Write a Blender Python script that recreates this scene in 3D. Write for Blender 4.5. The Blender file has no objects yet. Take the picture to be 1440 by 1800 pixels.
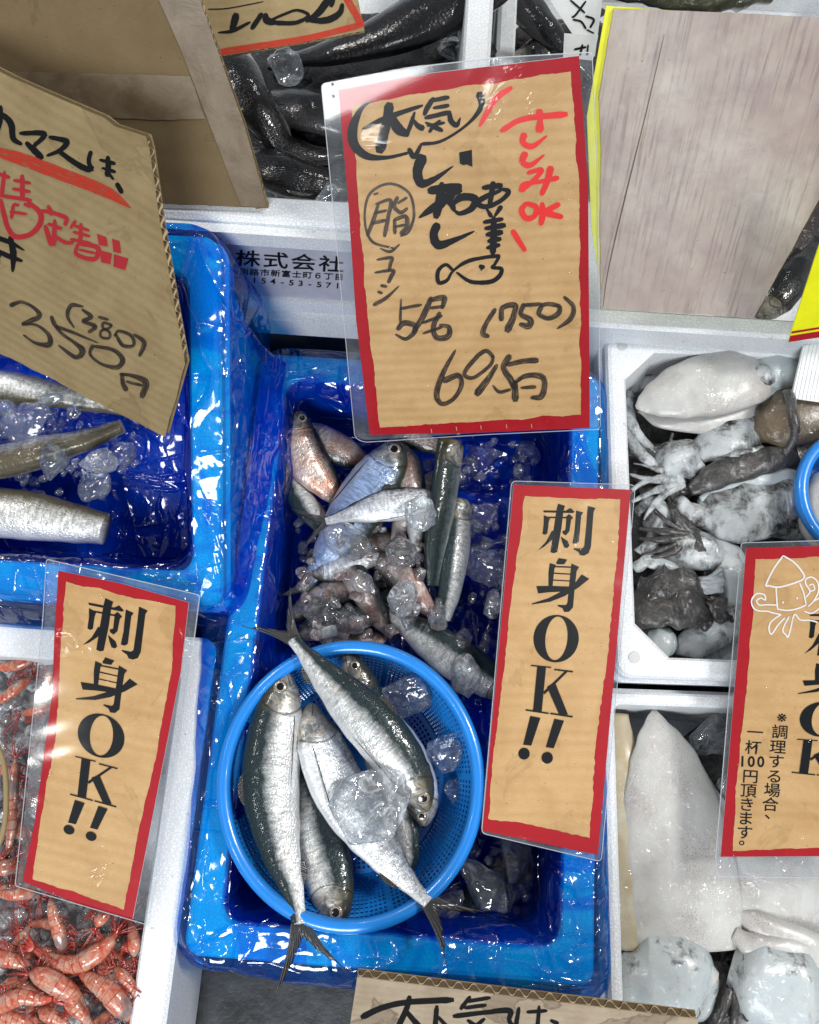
import bpy, bmesh, math, random
from mathutils import Vector, Matrix, noise
from mathutils.geometry import tessellate_polygon
R = random.Random(7)
SC = bpy.context.scene
COL = SC.collection

# ---------------------------------------------------------------- camera, world, lamps, exposure
FPX = 1387.0
TILT = math.radians(15)
CAMZ = 0.13 + 0.65 * math.cos(TILT)
cd = bpy.data.cameras.new('camera')
cam = bpy.data.objects.new('camera', cd); COL.objects.link(cam)
cam.location = (0, 0, CAMZ); cam.rotation_euler = (TILT, 0, 0)
cd.sensor_fit = 'HORIZONTAL'; cd.sensor_width = 36; cd.lens = FPX / 1440 * 36
cd.clip_start = 0.01; cd.clip_end = 50
SC.camera = cam
W = bpy.data.worlds.new('World'); SC.world = W; W.use_nodes = True
_bg = W.node_tree.nodes['Background']
_bg.inputs[0].default_value = (0.62, 0.70, 0.82, 1); _bg.inputs[1].default_value = 0.27
def lamp(name, loc, size, power, col, tgt=(0, 0, .1), sy=None):
    l = bpy.data.lights.new(name, 'AREA'); l.energy = power; l.color = col
    l.shape = 'RECTANGLE' if sy else 'DISK'; l.size = size
    if sy: l.size_y = sy
    o = bpy.data.objects.new(name, l); COL.objects.link(o); o.location = loc
    o.rotation_euler = (Vector(tgt) - Vector(loc)).to_track_quat('-Z', 'Y').to_euler()
    return o
lamp('stall_lamp', (1.65, 0.45, 2.3), 0.42, 50, (1, .98, .94))
lamp('stall_lamp', (-1.25, 1.1, 1.8), 0.40, 12, (1, .97, .92))  # added fill from the left side
lamp('stall_lamp', (-.25, -1.7, 1.7), 1.0, 48, (.95, .98, 1))  # added soft front fill that lifts the tilted signs and boards
for _p in [(.75, 2.2, 1.7), (-.5, 1.9, 2.1), (-1.5, .1, 1.9), (.9, -1.1, 2.3), (1.1, 1.3, 2.4), (-1.0, 1.6, 2.0), (-1.1, -.7, 2.0), (1.6, -.4, 2.0)]:
    lamp('stall_bulb', _p, 0.10, 2.6, (1, .96, .90))  # small lamps added for glints on film creases and wet surfaces
SC.view_settings.view_transform = 'Standard'; SC.view_settings.look = 'None'
SC.view_settings.exposure = 0.0; SC.view_settings.gamma = 1
SC.render.engine = 'CYCLES'
SC.cycles.max_bounces = 14; SC.cycles.transparent_max_bounces = 24
SC.cycles.transmission_bounces = 8; SC.cycles.caustics_refractive = False; SC.cycles.caustics_reflective = False
SC.cycles.sample_clamp_indirect = 6

# ---------------------------------------------------------------- geometry helpers
CT, ST = math.cos(TILT), math.sin(TILT)
def ray(px, py):
    u, v = (px - 720) / FPX, (py - 900) / FPX
    return Vector((u, ST - v * CT, -CT - v * ST))
def P(px, py, z):
    d = ray(px, py); return d * ((z - CAMZ) / d.z) + Vector((0, 0, CAMZ))
def mpx(z): return (CAMZ - z) / CT / FPX          # metres per photo pixel near the axis
class Plane:
    def __init__(s, a, b, c):
        s.o = P(*a); u = P(*b) - s.o; v = P(*c) - s.o
        s.n = u.cross(v).normalized()
        if s.n.z < 0: s.n = -s.n
        s.u = u.normalized(); s.v = s.n.cross(s.u)
    def at(s, px, py, off=0.0):
        d = ray(px, py); C = Vector((0, 0, CAMZ))
        t = (s.o - C).dot(s.n) / d.dot(s.n)
        return C + d * t + s.n * off
    def uv(s, p):
        w = p - s.o; return (w.dot(s.u), w.dot(s.v))

def thing(name, label, cat, loc=(0, 0, 0), group=None):
    o = bpy.data.objects.new(name, None); COL.objects.link(o); o.location = loc
    o.empty_display_size = .01
    o['label'] = label; o['category'] = cat
    if group: o['group'] = group
    return o
def tag(o, label, cat, group=None, kind=None):
    if label: o['label'] = label
    if cat: o['category'] = cat
    if group: o['group'] = group
    if kind: o['kind'] = kind
    return o
def org(o):
    v = Vector(o.location)
    while o.parent: o = o.parent; v += o.location
    return v
def mesh(name, vs, fs, mat, parent=None, uvs=None, attrs=None, smooth=True, loc=None):
    me = bpy.data.meshes.new(name)
    base = org(parent) if parent else Vector(loc or (0, 0, 0))
    me.from_pydata([Vector(v) - base for v in vs], [], fs)
    if uvs:
        ul = me.uv_layers.new(name='UVMap')
        for l in me.loops: ul.data[l.index].uv = uvs[l.vertex_index]
    if attrs:
        for k, arr in attrs.items():
            a = me.attributes.new(k, 'FLOAT', 'POINT'); a.data.foreach_set('value', arr)
    me.polygons.foreach_set('use_smooth', [smooth] * len(me.polygons))
    me.materials.append(mat); me.update()
    o = bpy.data.objects.new(name, me); COL.objects.link(o)
    if parent: o.parent = parent
    elif loc: o.location = loc
    return o
def cat(pts, n=8):
    """Catmull-Rom through tuples of any length"""
    if len(pts) < 3:
        a, b = pts[0], pts[-1]
        return [tuple(a[k] + (b[k] - a[k]) * i / n for k in range(len(a))) for i in range(n + 1)]
    q = [tuple(2 * a - b for a, b in zip(pts[0], pts[1]))] + list(pts) + [tuple(2 * a - b for a, b in zip(pts[-1], pts[-2]))]
    out = []
    for i in range(1, len(q) - 2):
        for s in range(n):
            t = s / n
            out.append(tuple(.5 * (2 * b + (c - a) * t + (2 * a - 5 * b + 4 * c - d) * t * t + (3 * b - a - 3 * c + d) * t ** 3)
                             for a, b, c, d in zip(q[i - 1], q[i], q[i + 1], q[i + 2])))
    out.append(tuple(pts[-1])); return out
def lerp_prof(prof, u):
    for (a, x), (b, y) in zip(prof, prof[1:]):
        if u <= b:
            t = (u - a) / (b - a) if b > a else 0
            t = t * t * (3 - 2 * t) * .5 + t * .5
            return x + (y - x) * t
    return prof[-1][1]

# ---------------------------------------------------------------- material helpers
class M:
    def __init__(s, name):
        s.m = bpy.data.materials.new(name); s.m.use_nodes = True
        s.t = s.m.node_tree; s.t.nodes.clear()
        s.out = s.t.nodes.new('ShaderNodeOutputMaterial')
    def n(s, typ, ins=None, **kw):
        nd = s.t.nodes.new('ShaderNode' + typ)
        for k, v in kw.items(): setattr(nd, k, v)
        for k, v in (ins or {}).items():
            sock = nd.inputs[k]
            if hasattr(v, 'links') or hasattr(v, 'is_linked'): s.t.links.new(v, sock)
            else: sock.default_value = v
        return nd
    def attr(s, name, out='Fac'): return s.n('Attribute', attribute_name=name).outputs[out]
    def math(s, op, a, b=0.0, c=None, clamp=False):
        ins = {0: a, 1: b}
        if c is not None: ins[2] = c
        return s.n('Math', ins, operation=op, use_clamp=clamp).outputs[0]
    def ramp(s, fac, stops, interp='LINEAR'):
        nd = s.n('ValToRGB', {0: fac}); cr = nd.color_ramp; cr.interpolation = interp
        while len(cr.elements) > 1: cr.elements.remove(cr.elements[-1])
        cr.elements[0].position = stops[0][0]; cr.elements[0].color = c4(stops[0][1])
        for p, c in stops[1:]:
            e = cr.elements.new(p); e.color = c4(c)
        return nd.outputs[0]
    def mix(s, fac, a, b, mode='MIX'):
        return s.n('Mix', {0: fac, 6: a, 7: b}, data_type='RGBA', blend_type=mode).outputs[2]
    def noise(s, vec, scale, detail=3, rough=.55, dist=0, out='Fac'):
        ins = {'Scale': scale, 'Detail': detail, 'Roughness': rough, 'Distortion': dist}
        if vec is not None: ins['Vector'] = vec
        return s.n('TexNoise', ins).outputs[out]
    def vor(s, vec, scale, feature='F1', out='Distance'):
        ins = {'Scale': scale}
        if vec is not None: ins['Vector'] = vec
        return s.n('TexVoronoi', ins, feature=feature).outputs[out]
    def obj(s): return s.n('TexCoord').outputs['Object']
    def uvc(s): return s.n('TexCoord').outputs['UV']
    def mapv(s, vec, scale=(1, 1, 1), rot=(0, 0, 0), loc=(0, 0, 0)):
        return s.n('Mapping', {'Vector': vec, 'Scale': scale, 'Rotation': rot, 'Location': loc}).outputs[0]
    def bump(s, h, strength=.5, dist=.001, normal=None):
        ins = {'Height': h, 'Strength': strength, 'Distance': dist}
        if normal is not None: ins['Normal'] = normal
        return s.n('Bump', ins).outputs[0]
    def bsdf(s, **kw):
        nd = s.t.nodes.new('ShaderNodeBsdfPrincipled')
        names = dict(col='Base Color', rough='Roughness', metal='Metallic', spec='Specular IOR Level', coat='Coat Weight',
                     coatr='Coat Roughness', nrm='Normal', sss='Subsurface Weight', trans='Transmission Weight', ior='IOR',
                     cnrm='Coat Normal', alpha='Alpha', ssr='Subsurface Radius', sscale='Subsurface Scale')
        for k, v in kw.items():
            sock = nd.inputs[names[k]]
            if hasattr(v, 'is_linked'): s.t.links.new(v, sock)
            else: sock.default_value = c4(v) if k == 'col' else v
        return nd.outputs[0]
    def end(s, sh): s.t.links.new(sh, s.out.inputs[0]); return s.m
def c4(c):
    if isinstance(c, (int, float)): return (c, c, c, 1)
    return tuple(c) if len(c) == 4 else tuple(c) + (1,)

MAT = {}
# polystyrene foam
def foam(name='foam', base=(.72, .745, .77), dirt=.5):
    m = M(name); o = m.obj()
    d = m.vor(o, 380, 'DISTANCE_TO_EDGE'); e = m.ramp(d, [(0, 0), (.20, 1)])
    n1 = m.noise(o, 9, 4); n2 = m.noise(o, 60, 5, .7)
    c = m.mix(m.math('MULTIPLY', m.math('SUBTRACT', 1, e), .42), c4(base), (.45, .46, .48, 1))
    st = m.ramp(m.noise(o, 22, 6, .75, 1.2), [(.60, 0), (.72, 1)])
    c = m.mix(m.math('MULTIPLY', st, dirt * .45), c, (.42, .40, .36, 1))
    sp = m.ramp(m.noise(o, 170, 3, .6), [(.69, 0), (.73, 1)])
    c = m.mix(m.math('MULTIPLY', sp, dirt * .8), c, (.13, .12, .11, 1))
    h = m.math('ADD', m.math('MULTIPLY', e, .6), m.math('MULTIPLY', n2, .5))
    return m.end(m.bsdf(col=c, rough=.42, nrm=m.bump(h, .45, .0006), sss=.12, sscale=.004))
MAT['foam'] = foam()
MAT['foamdirty'] = foam('foam_dirty', (.66, .64, .62), 1.0)
# blue liner film
def film(name, tint, bmp=1.0):
    m = M(name); o = m.obj()
    w = m.noise(o, 12, 2, .5, out='Color')
    ov = m.n('VectorMath', {0: o, 1: m.n('VectorMath', {0: w, 'Scale': .030}, operation='SCALE').outputs[0]}, operation='ADD').outputs[0]
    c1 = m.vor(m.mapv(ov, (1, .45, .8), (0, 0, .35)), 24, 'F1')
    c2 = m.vor(m.mapv(ov, (.45, 1, .8), (0, 0, -.5)), 46, 'F1')
    e1 = m.ramp(m.vor(m.mapv(ov, (1, .35, 1), (0, 0, .4)), 19, 'DISTANCE_TO_EDGE'), [(0, 1), (.02, .4), (.07, 0)])
    n0 = m.noise(ov, 18, 3, .55, .3)
    r1 = m.ramp(m.noise(m.mapv(o, (1, .32, .6), (0, 0, .45)), 17, 2, .5, .9), [(.465, 0), (.497, 1), (.503, 1), (.535, 0)])
    r2 = m.ramp(m.noise(m.mapv(o, (.35, 1, .6), (0, 0, -.35)), 22, 2, .5, .9), [(.465, 0), (.497, 1), (.503, 1), (.535, 0)])
    rr_ = m.math('MULTIPLY', m.math('MULTIPLY', m.math('MAXIMUM', r1, r2), .34), m.ramp(m.noise(o, 9, 2), [(.42, .1), (.60, 1)]))
    g = m.ramp(m.noise(o, 14, 2), [(.40, .15), (.60, 1)])
    h = m.math('ADD', m.math('MULTIPLY', c1, .55), m.math('MULTIPLY', c2, .16))
    h = m.math('ADD', m.math('MULTIPLY', m.math('ADD', h, m.math('MULTIPLY', e1, .30)), g), m.math('MULTIPLY', n0, .55))
    h = m.math('ADD', h, rr_)
    b = m.bump(h, 1.0 * bmp, .011)
    # folds where the film lies double are a deeper blue
    fold = m.ramp(m.noise(m.mapv(ov, (1, .14, 1), (0, 0, .07)), 24, 2, .5, .8), [(.585, 0), (.60, 1)])
    fold2 = m.ramp(m.noise(m.mapv(ov, (.2, 1, 1), (0, 0, .5)), 26, 2, .5, .8), [(.60, 0), (.615, 1)])
    tc = m.mix(m.math('MULTIPLY', m.math('MAXIMUM', fold, fold2), m.math('ADD', .42, m.math('MULTIPLY', m.attr('dbl'), .2))), c4(tint), (tint[0] * .4, tint[1] * .40, tint[2] * .86, 1))
    tc = m.mix(m.math('MULTIPLY', m.math('MAXIMUM', e1, m.math('MAXIMUM', r1, r2)), .30), tc, (.0, tint[1] * .45, tint[2] * .8, 1))
    db = m.attr('dbl')   # gathered film layers, plus crate-interior shade put into the blue
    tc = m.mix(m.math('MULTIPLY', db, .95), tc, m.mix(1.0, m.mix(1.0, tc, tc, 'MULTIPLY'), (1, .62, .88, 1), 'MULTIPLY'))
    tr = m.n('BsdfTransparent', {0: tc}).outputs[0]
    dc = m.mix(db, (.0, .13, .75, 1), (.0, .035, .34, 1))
    df = m.n('BsdfTranslucent', {0: dc}).outputs[0]
    d2 = m.n('BsdfDiffuse', {0: dc}).outputs[0]
    dd = m.n('MixShader', {0: .6, 1: df, 2: d2}).outputs[0]
    s1 = m.n('MixShader', {0: m.math('ADD', .10, m.math('MULTIPLY', db, .08)), 1: tr, 2: dd}).outputs[0]
    gl = m.n('BsdfGlossy', {0: (1, 1, 1, 1), 'Roughness': .11, 'Normal': b}).outputs[0]
    f = m.math('MINIMUM', m.math('ADD', m.n('Fresnel', {0: 1.5}).outputs[0], .035), .15)
    return m.end(m.n('MixShader', {0: f, 1: s1, 2: gl}).outputs[0])
MAT['film'] = film('blue_film', (.006, .65, 1.0))
# cardboard
def kraft(name, base, dark, stripe=0.0, period=.007, wet=.0, rough=.75, ang=0.0, gloss=0, sdir='y', stain=.35):
    m = M(name); uv = m.uvc()
    fib = m.noise(m.mapv(uv, (1, 6, 1)), 260, 5, .7); mo = m.noise(uv, 30, 6, .65, .4)
    c = m.mix(m.ramp(fib, [(.3, 0), (.75, 1)]), c4(base), tuple(x * .80 for x in base) + (1,))
    c = m.mix(m.ramp(mo, [(.42, 0), (.68, .55)]), c, c4(dark))
    sv = m.mapv(uv, (1, 1, 1), (0, 0, ang))
    sw = m.n('SeparateXYZ', {0: sv}).outputs[1 if sdir == 'y' else 0]
    jit = m.math('MULTIPLY', m.noise(uv, 28, 3), .0060)
    w = m.math('SINE', m.math('MULTIPLY', m.math('ADD', sw, jit), 2 * math.pi / period))
    wn = m.math('MULTIPLY', m.math('ADD', m.math('MULTIPLY', w, .5), .5), m.ramp(m.noise(m.mapv(sv, (.12, 1, 1) if sdir == 'y' else (1, .12, 1)), 70, 3), [(.35, 0), (.6, 1)]))
    c = m.mix(m.math('MULTIPLY', wn, stripe), c, c4(dark))
    sn = m.noise(uv, 16, 4, .6, .8); st = m.ramp(sn, [(.60, 0), (.615, 1)]); ring = m.ramp(sn, [(.585, 0), (.605, 1), (.63, .2)])
    c = m.mix(m.math('MULTIPLY', m.math('MAXIMUM', m.math('MULTIPLY', st, .5), ring), stain), c, tuple(x * .55 for x in dark) + (1,))
    sp = m.ramp(m.noise(uv, 420, 2, .5), [(.70, 0), (.74, .7)])
    c = m.mix(sp, c, tuple(x * .45 for x in dark) + (1,))
    h = m.math('ADD', m.math('MULTIPLY', w, .5), m.math('MULTIPLY', fib, .6))
    b = m.bump(h, .35, .0004)
    return m.end(m.bsdf(col=c, rough=rough, nrm=b, coat=gloss, coatr=.12, spec=.35))
MAT['kraft'] = kraft('kraft_card', (.29, .215, .105), (.165, .11, .045), .14, .0072, ang=0.1)
MAT['kraftb'] = kraft('kraft_card_shaded', (.17, .118, .056), (.115, .075, .032), .12, .02)  # darker, browner card of the large panel
MAT['kraftl'] = kraft('kraft_print', (.64, .40, .175), (.42, .225, .075), .34, .0085, rough=.5, stain=.25)
MAT['kraftp'] = kraft('kraft_fresh', (.60, .44, .22), (.44, .30, .13), .2, .006, rough=.7)
MAT['kraftg'] = kraft('kraft_grey', (.36, .29, .21), (.19, .14, .09), .0, .006, rough=.8, stain=.8)
def plain(name, col, rough=.5, **kw):
    m = M(name); o = m.obj(); n = m.noise(o, 60, 4, .6)
    c = m.mix(m.ramp(n, [(.35, 0), (.7, .5)]), c4(col), tuple(x * .72 for x in col) + (1,))
    return m.end(m.bsdf(col=c, rough=rough, nrm=m.bump(m.noise(o, 300, 3), .15, .0004), **kw))
MAT['red'] = plain('red_print', (.40, .005, .012), .5, spec=.2)
MAT['redink'] = plain('red_marker', (.80, .022, .02), .3)
MAT['darkredink'] = plain('dark_red_marker', (.34, .012, .018), .5)
MAT['black'] = plain('black_print', (.006, .007, .008), .4, spec=.15)
MAT['ink'] = plain('black_marker', (.008, .008, .009), .4, spec=.15)
MAT['white'] = plain('white_card', (.78, .80, .82), .5)
MAT['yellow'] = plain('yellow_print', (.86, .84, .0), .4)
MAT['whiteink'] = plain('white_print', (.85, .80, .76), .4)
def marker(name='brushy_marker', col=(.02, .015, .015), cover=.85):
    m = M(name); uv = m.uvc()
    n = m.noise(m.mapv(uv, (3, 9, 1)), 1.0, 3, .6); a = m.ramp(n, [(.36, .30), (.52, cover), (.7, 1)])
    sh = m.bsdf(col=col, rough=.3)
    tr = m.n('BsdfTransparent').outputs[0]
    return m.end(m.n('MixShader', {0: a, 1: tr, 2: sh}).outputs[0])
MAT['brushy'] = marker()
MAT['brushyg'] = marker('thin_marker', (.05, .035, .02), .7)
MAT['reddry'] = marker('red_dry_marker', (.42, .03, .015), .9)
def sleeve(name='laminate', milk=.10, b=1.0):
    m = M(name); uv = m.uvc()
    fine = m.math('MULTIPLY', m.noise(uv, 60, 3, .6, 1.0), m.ramp(m.noise(uv, 13, 2), [(.55, 0), (.70, .25)]))
    h = m.math('ADD', m.noise(uv, 9, 2, .5, .5), fine)
    dr = m.ramp(m.vor(uv, 90, 'F1'), [(0, 1), (.10, .9), (.14, 0)])
    dm = m.ramp(m.noise(uv, 37, 2), [(.55, 0), (.59, 1)])
    h = m.math('ADD', h, m.math('MULTIPLY', m.math('MULTIPLY', dr, dm), .08))
    bn = m.bump(h, .42 * b, .010)
    tr = m.n('BsdfTransparent', {0: (.95, .96, .97, 1)}).outputs[0]
    df = m.n('BsdfDiffuse', {0: (.75, .78, .82, 1)}).outputs[0]
    mk = m.math('MULTIPLY', m.ramp(m.noise(uv, 26, 5, .65), [(.3, .2), (.7, 1)]), milk)
    s1 = m.n('MixShader', {0: mk, 1: tr, 2: df}).outputs[0]
    gl = m.n('BsdfGlossy', {0: (1, 1, 1, 1), 'Roughness': .10, 'Normal': bn}).outputs[0]
    f = m.math('MINIMUM', m.n('Fresnel', {0: 1.45}).outputs[0], .2)
    return m.end(m.n('MixShader', {0: f, 1: s1, 2: gl}).outputs[0])
MAT['sleeve'] = sleeve(milk=.0); MAT['sleevem'] = sleeve('laminate_margin', .16)
def sleeve_edge():
    m = M('laminate_edge'); return m.end(m.bsdf(col=(.6, .62, .66), rough=.2, alpha=.55))
MAT['sleeve_edge'] = sleeve_edge()
def plastic(name, col, rough=.28):
    m = M(name); o = m.obj(); n = m.noise(o, 40, 4)
    c = m.mix(m.ramp(n, [(.3, 0), (.8, .5)]), c4(col), tuple(x * .75 for x in col) + (1,))
    return m.end(m.bsdf(col=c, rough=rough, nrm=m.bump(m.noise(o, 120, 3), .12, .0006), coat=.5, coatr=.08, sss=.1, sscale=.003))
MAT['bluepl'] = plastic('blue_plastic', (.012, .21, .66))
def ice(name='ice', clear=.35, frost=.10, tint=(.93, .97, 1)):
    m = M(name); o = m.obj()
    w = m.noise(o, 40, 2, .5, out='Color')
    ov = m.n('VectorMath', {0: o, 1: m.n('VectorMath', {0: w, 'Scale': .020}, operation='SCALE').outputs[0]}, operation='ADD').outputs[0]
    v1 = m.vor(m.mapv(ov, (1, .5, 1), (0, 0, .6)), 75, 'F1')
    n = m.noise(ov, 110, 2, .5, .6)
    h = m.math('ADD', m.math('MULTIPLY', v1, .8), m.math('MULTIPLY', n, .25))
    b = m.bump(h, .7, .0042)
    gl = m.n('BsdfGlass', {0: c4(tint), 'Roughness': .0, 'IOR': 1.25, 'Normal': b}).outputs[0]
    tr = m.n('BsdfTransparent', {0: c4(tint)}).outputs[0]
    df = m.n('BsdfDiffuse', {0: (.85, .88, .92, 1)}).outputs[0]
    s = m.n('MixShader', {0: clear, 1: gl, 2: tr}).outputs[0]
    fr = m.math('ADD', frost * .35, m.math('MULTIPLY', m.ramp(m.noise(ov, 120, 5, .65, .8), [(.48, 0), (.68, 1)]), frost * 1.6))
    s = m.n('MixShader', {0: fr, 1: s, 2: df}).outputs[0]
    g2 = m.n('BsdfGlossy', {0: (1, 1, 1, 1), 'Roughness': .03, 'Normal': b}).outputs[0]
    f = m.math('MINIMUM', m.n('Fresnel', {0: 1.6, 'Normal': b}).outputs[0], .35)
    return m.end(m.n('MixShader', {0: f, 1: s, 2: g2}).outputs[0])
MAT['ice'] = ice('ice', .6, .08); MAT['iceb'] = ice('bed_ice', .5, .45, (.97, .95, .94)); MAT['icef'] = ice('frosty_ice', .5, .24)
MAT['iceg'] = ice('grey_ice', .6, .10, (.85, .86, .88))
# fish skin: attributes fu (nose 0 .. tail 1), fv (belly -1 .. back 1), fl (metres along)
def fishskin(name, back=(.012, .018, .02), side=(.42, .45, .47), belly=(.70, .72, .74), line=.28, soft=.22, pink=0.0, metal=.65, warm=(.30, .16, .10), gold=.6, bright=1.0):
    m = M(name); fu, fv, fl = m.attr('fu'), m.attr('fv'), m.attr('fl')
    o = m.obj()
    wob = m.math('MULTIPLY', m.math('SUBTRACT', m.noise(o, 90, 4, .7), .5), .55)
    v = m.math('ADD', fv, wob)
    bk = m.ramp(m.math('DIVIDE', m.math('SUBTRACT', v, line - soft), 2 * soft), [(0, 0), (1, 1)])
    bl = m.ramp(m.math('ADD', v, .0), [(.0, 0), (.5, 0)])
    bl = m.ramp(m.math('MULTIPLY', m.math('ADD', v, .35), -1.6), [(0, 0), (1, 1)])
    # scales
    sv = m.n('CombineXYZ', {0: m.math('MULTIPLY', fl, 460), 1: m.math('MULTIPLY', fv, 15), 2: 0}).outputs[0]
    sc = m.vor(sv, 1.0, 'F1'); se = m.ramp(sc, [(.15, 1), (.62, 0)])
    rib = m.noise(m.n('CombineXYZ', {0: m.math('MULTIPLY', fl, 420), 1: m.math('MULTIPLY', fv, 2.2), 2: 0}).outputs[0], 1.0, 3, .6, .4)
    sil = m.mix(m.ramp(rib, [(.35, 0), (.65, 1)]), tuple(x * .62 for x in side) + (1,), tuple(min(1, x * 1.35 * bright) for x in side) + (1,))
    c = m.mix(bl, sil, c4(belly))
    if pink > 0:
        pk = m.ramp(m.noise(o, 55, 3, .6), [(.42, 0), (.62, 1)])
        c = m.mix(m.math('MULTIPLY', pk, pink), c, c4(warm))
    c = m.mix(bk, c, c4(back))
    spk = m.math('MULTIPLY', m.math('MULTIPLY', m.ramp(m.noise(sv, .7, 3, .7), [(.5, 0), (.62, 1)]), m.ramp(fv, [(0, 0), (.35, .8)])), .8)
    c = m.mix(spk, c, tuple(x * .7 for x in back) + (1,))
    hd = m.ramp(fu, [(.15, 1), (.19, 0)])
    hn = m.noise(o, 130, 4, .65, .8)
    hc = m.ramp(hn, [(.30, (.03, .032, .028)), (.44, (.14, .145, .14)), (.54, (.36, .34, .31)), (.64, (.22, .15, .05)), (.76, (.42, .20, .18))])
    hc = m.mix(m.ramp(fv, [(.25, 0), (.62, .95)]), hc, (.028, .028, .015, 1))
    hc = m.mix(m.ramp(fu, [(.0, gold), (.06, 0)]), hc, (.30, .22, .03, 1))
    c = m.mix(m.math('MULTIPLY', hd, .85), c, hc)
    # gill cover edge and mouth
    gx = m.math('SUBTRACT', fu, m.math('SUBTRACT', .185, m.math('MULTIPLY', m.math('MULTIPLY', m.math('ADD', fv, .1), m.math('ADD', fv, .1)), .05)))
    gl = m.ramp(m.math('ABSOLUTE', gx), [(0, 1), (.006, 0)])
    c = m.mix(m.math('MULTIPLY', gl, .75), c, (.03, .02, .018, 1))
    g2 = m.ramp(m.math('ABSOLUTE', m.math('ADD', gx, .05)), [(0, 1), (.004, 0)])
    c = m.mix(m.math('MULTIPLY', g2, .4), c, (.06, .05, .03, 1))
    mt = m.math('MULTIPLY', m.ramp(m.math('ABSOLUTE', m.math('ADD', m.math('ADD', fv, .12), m.math('MULTIPLY', fu, 4.5))), [(0, 1), (.08, 0)]), m.ramp(fu, [(.065, 1), (.072, 0)]))
    c = m.mix(mt, c, (.015, .012, .01, 1))
    h = m.math('ADD', m.math('MULTIPLY', se, m.math('SUBTRACT', .42, m.math('MULTIPLY', hd, .45))), m.math('MULTIPLY', rib, .6))
    h = m.math('SUBTRACT', m.math('ADD', h, m.math('MULTIPLY', hn, m.math('MULTIPLY', hd, .8))), m.math('MULTIPLY', gl, 1.0))
    b = m.bump(h, .55, .0009)
    cb = m.bump(m.math('ADD', m.noise(o, 120, 2, .5, .5), m.math('MULTIPLY', m.noise(o, 420, 2, .6), .35)), .22, .003)
    me = m.math('MULTIPLY', m.math('SUBTRACT', 1, m.math('MULTIPLY', bk, .7)), metal)
    return m.end(m.bsdf(col=c, metal=me, rough=.36, nrm=b, coat=.7, coatr=.06, cnrm=cb, spec=.25))
MAT['sardine'] = fishskin('sardine_skin', back=(.012, .024, .028), metal=.45, side=(.56, .58, .58), line=.14, soft=.24, pink=.10, warm=(.5, .34, .26))
MAT['sardined'] = fishskin('dark_sardine_skin', back=(.010, .020, .020), side=(.16, .19, .19), belly=(.4, .42, .42), line=-.3, soft=.4, metal=.4)
MAT['sardinew'] = fishskin('pale_sardine_skin', side=(.60, .63, .66), belly=(.8, .82, .84), line=.75, soft=.15, metal=.45)
MAT['sardinep'] = fishskin('pinkish_sardine_skin', side=(.5, .42, .38), belly=(.62, .5, .45), line=.5, soft=.3, pink=.75, warm=(.42, .17, .09), metal=.45)
MAT['sardineb'] = fishskin('bluish_sardine_skin', back=(.03, .04, .03), side=(.28, .38, .58), belly=(.62, .68, .76), line=.6, soft=.25, metal=.5)
MAT['sardiner'] = fishskin('reddish_sardine_skin', back=(.018, .02, .022), side=(.36, .33, .32), belly=(.50, .44, .42), line=.25, soft=.35, pink=.65, warm=(.26, .10, .065), metal=.4)
MAT['blackfish'] = fishskin('black_fish_skin', back=(.004, .004, .005), side=(.010, .010, .011), belly=(.03, .03, .032), line=-.2, soft=.5, metal=.0, gold=0)
MAT['icep'] = ice('pink_slush', .45, .22, (.86, .68, .64))
MAT['barra'] = fishskin('barracuda_skin', back=(.10, .085, .055), side=(.60, .61, .60), belly=(.78, .80, .84), line=.45, soft=.3, metal=.5)
def eyemat():
    m = M('fish_eye'); r = m.attr('er')
    c = m.ramp(r, [(0, (.003, .003, .004)), (.50, (.006, .006, .007)), (.55, (.34, .32, .28)), (.62, (.46, .42, .36)), (.68, (.12, .08, .06)), (.78, (.30, .24, .19)), (1, (.05, .045, .04))])
    return m.end(m.bsdf(col=c, rough=.2, metal=.25, coat=1.0, coatr=.02))
MAT['eye'] = eyemat()
def finmat(name='fin', col=(.014, .014, .014)):
    m = M(name); uv = m.uvc()
    s = m.n('SeparateXYZ', {0: uv}).outputs[1]
    w = m.math('SINE', m.math('MULTIPLY', m.math('ADD', s, m.math('MULTIPLY', m.noise(uv, 4, 2), .03)), 95))
    c = m.mix(m.ramp(w, [(.2, 0), (.9, 1)]), c4(col), (.085, .085, .08, 1))
    return m.end(m.bsdf(col=c, rough=.3, coat=.5, coatr=.1, nrm=m.bump(w, .5, .0006), alpha=.86))
MAT['fin'] = finmat()
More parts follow.
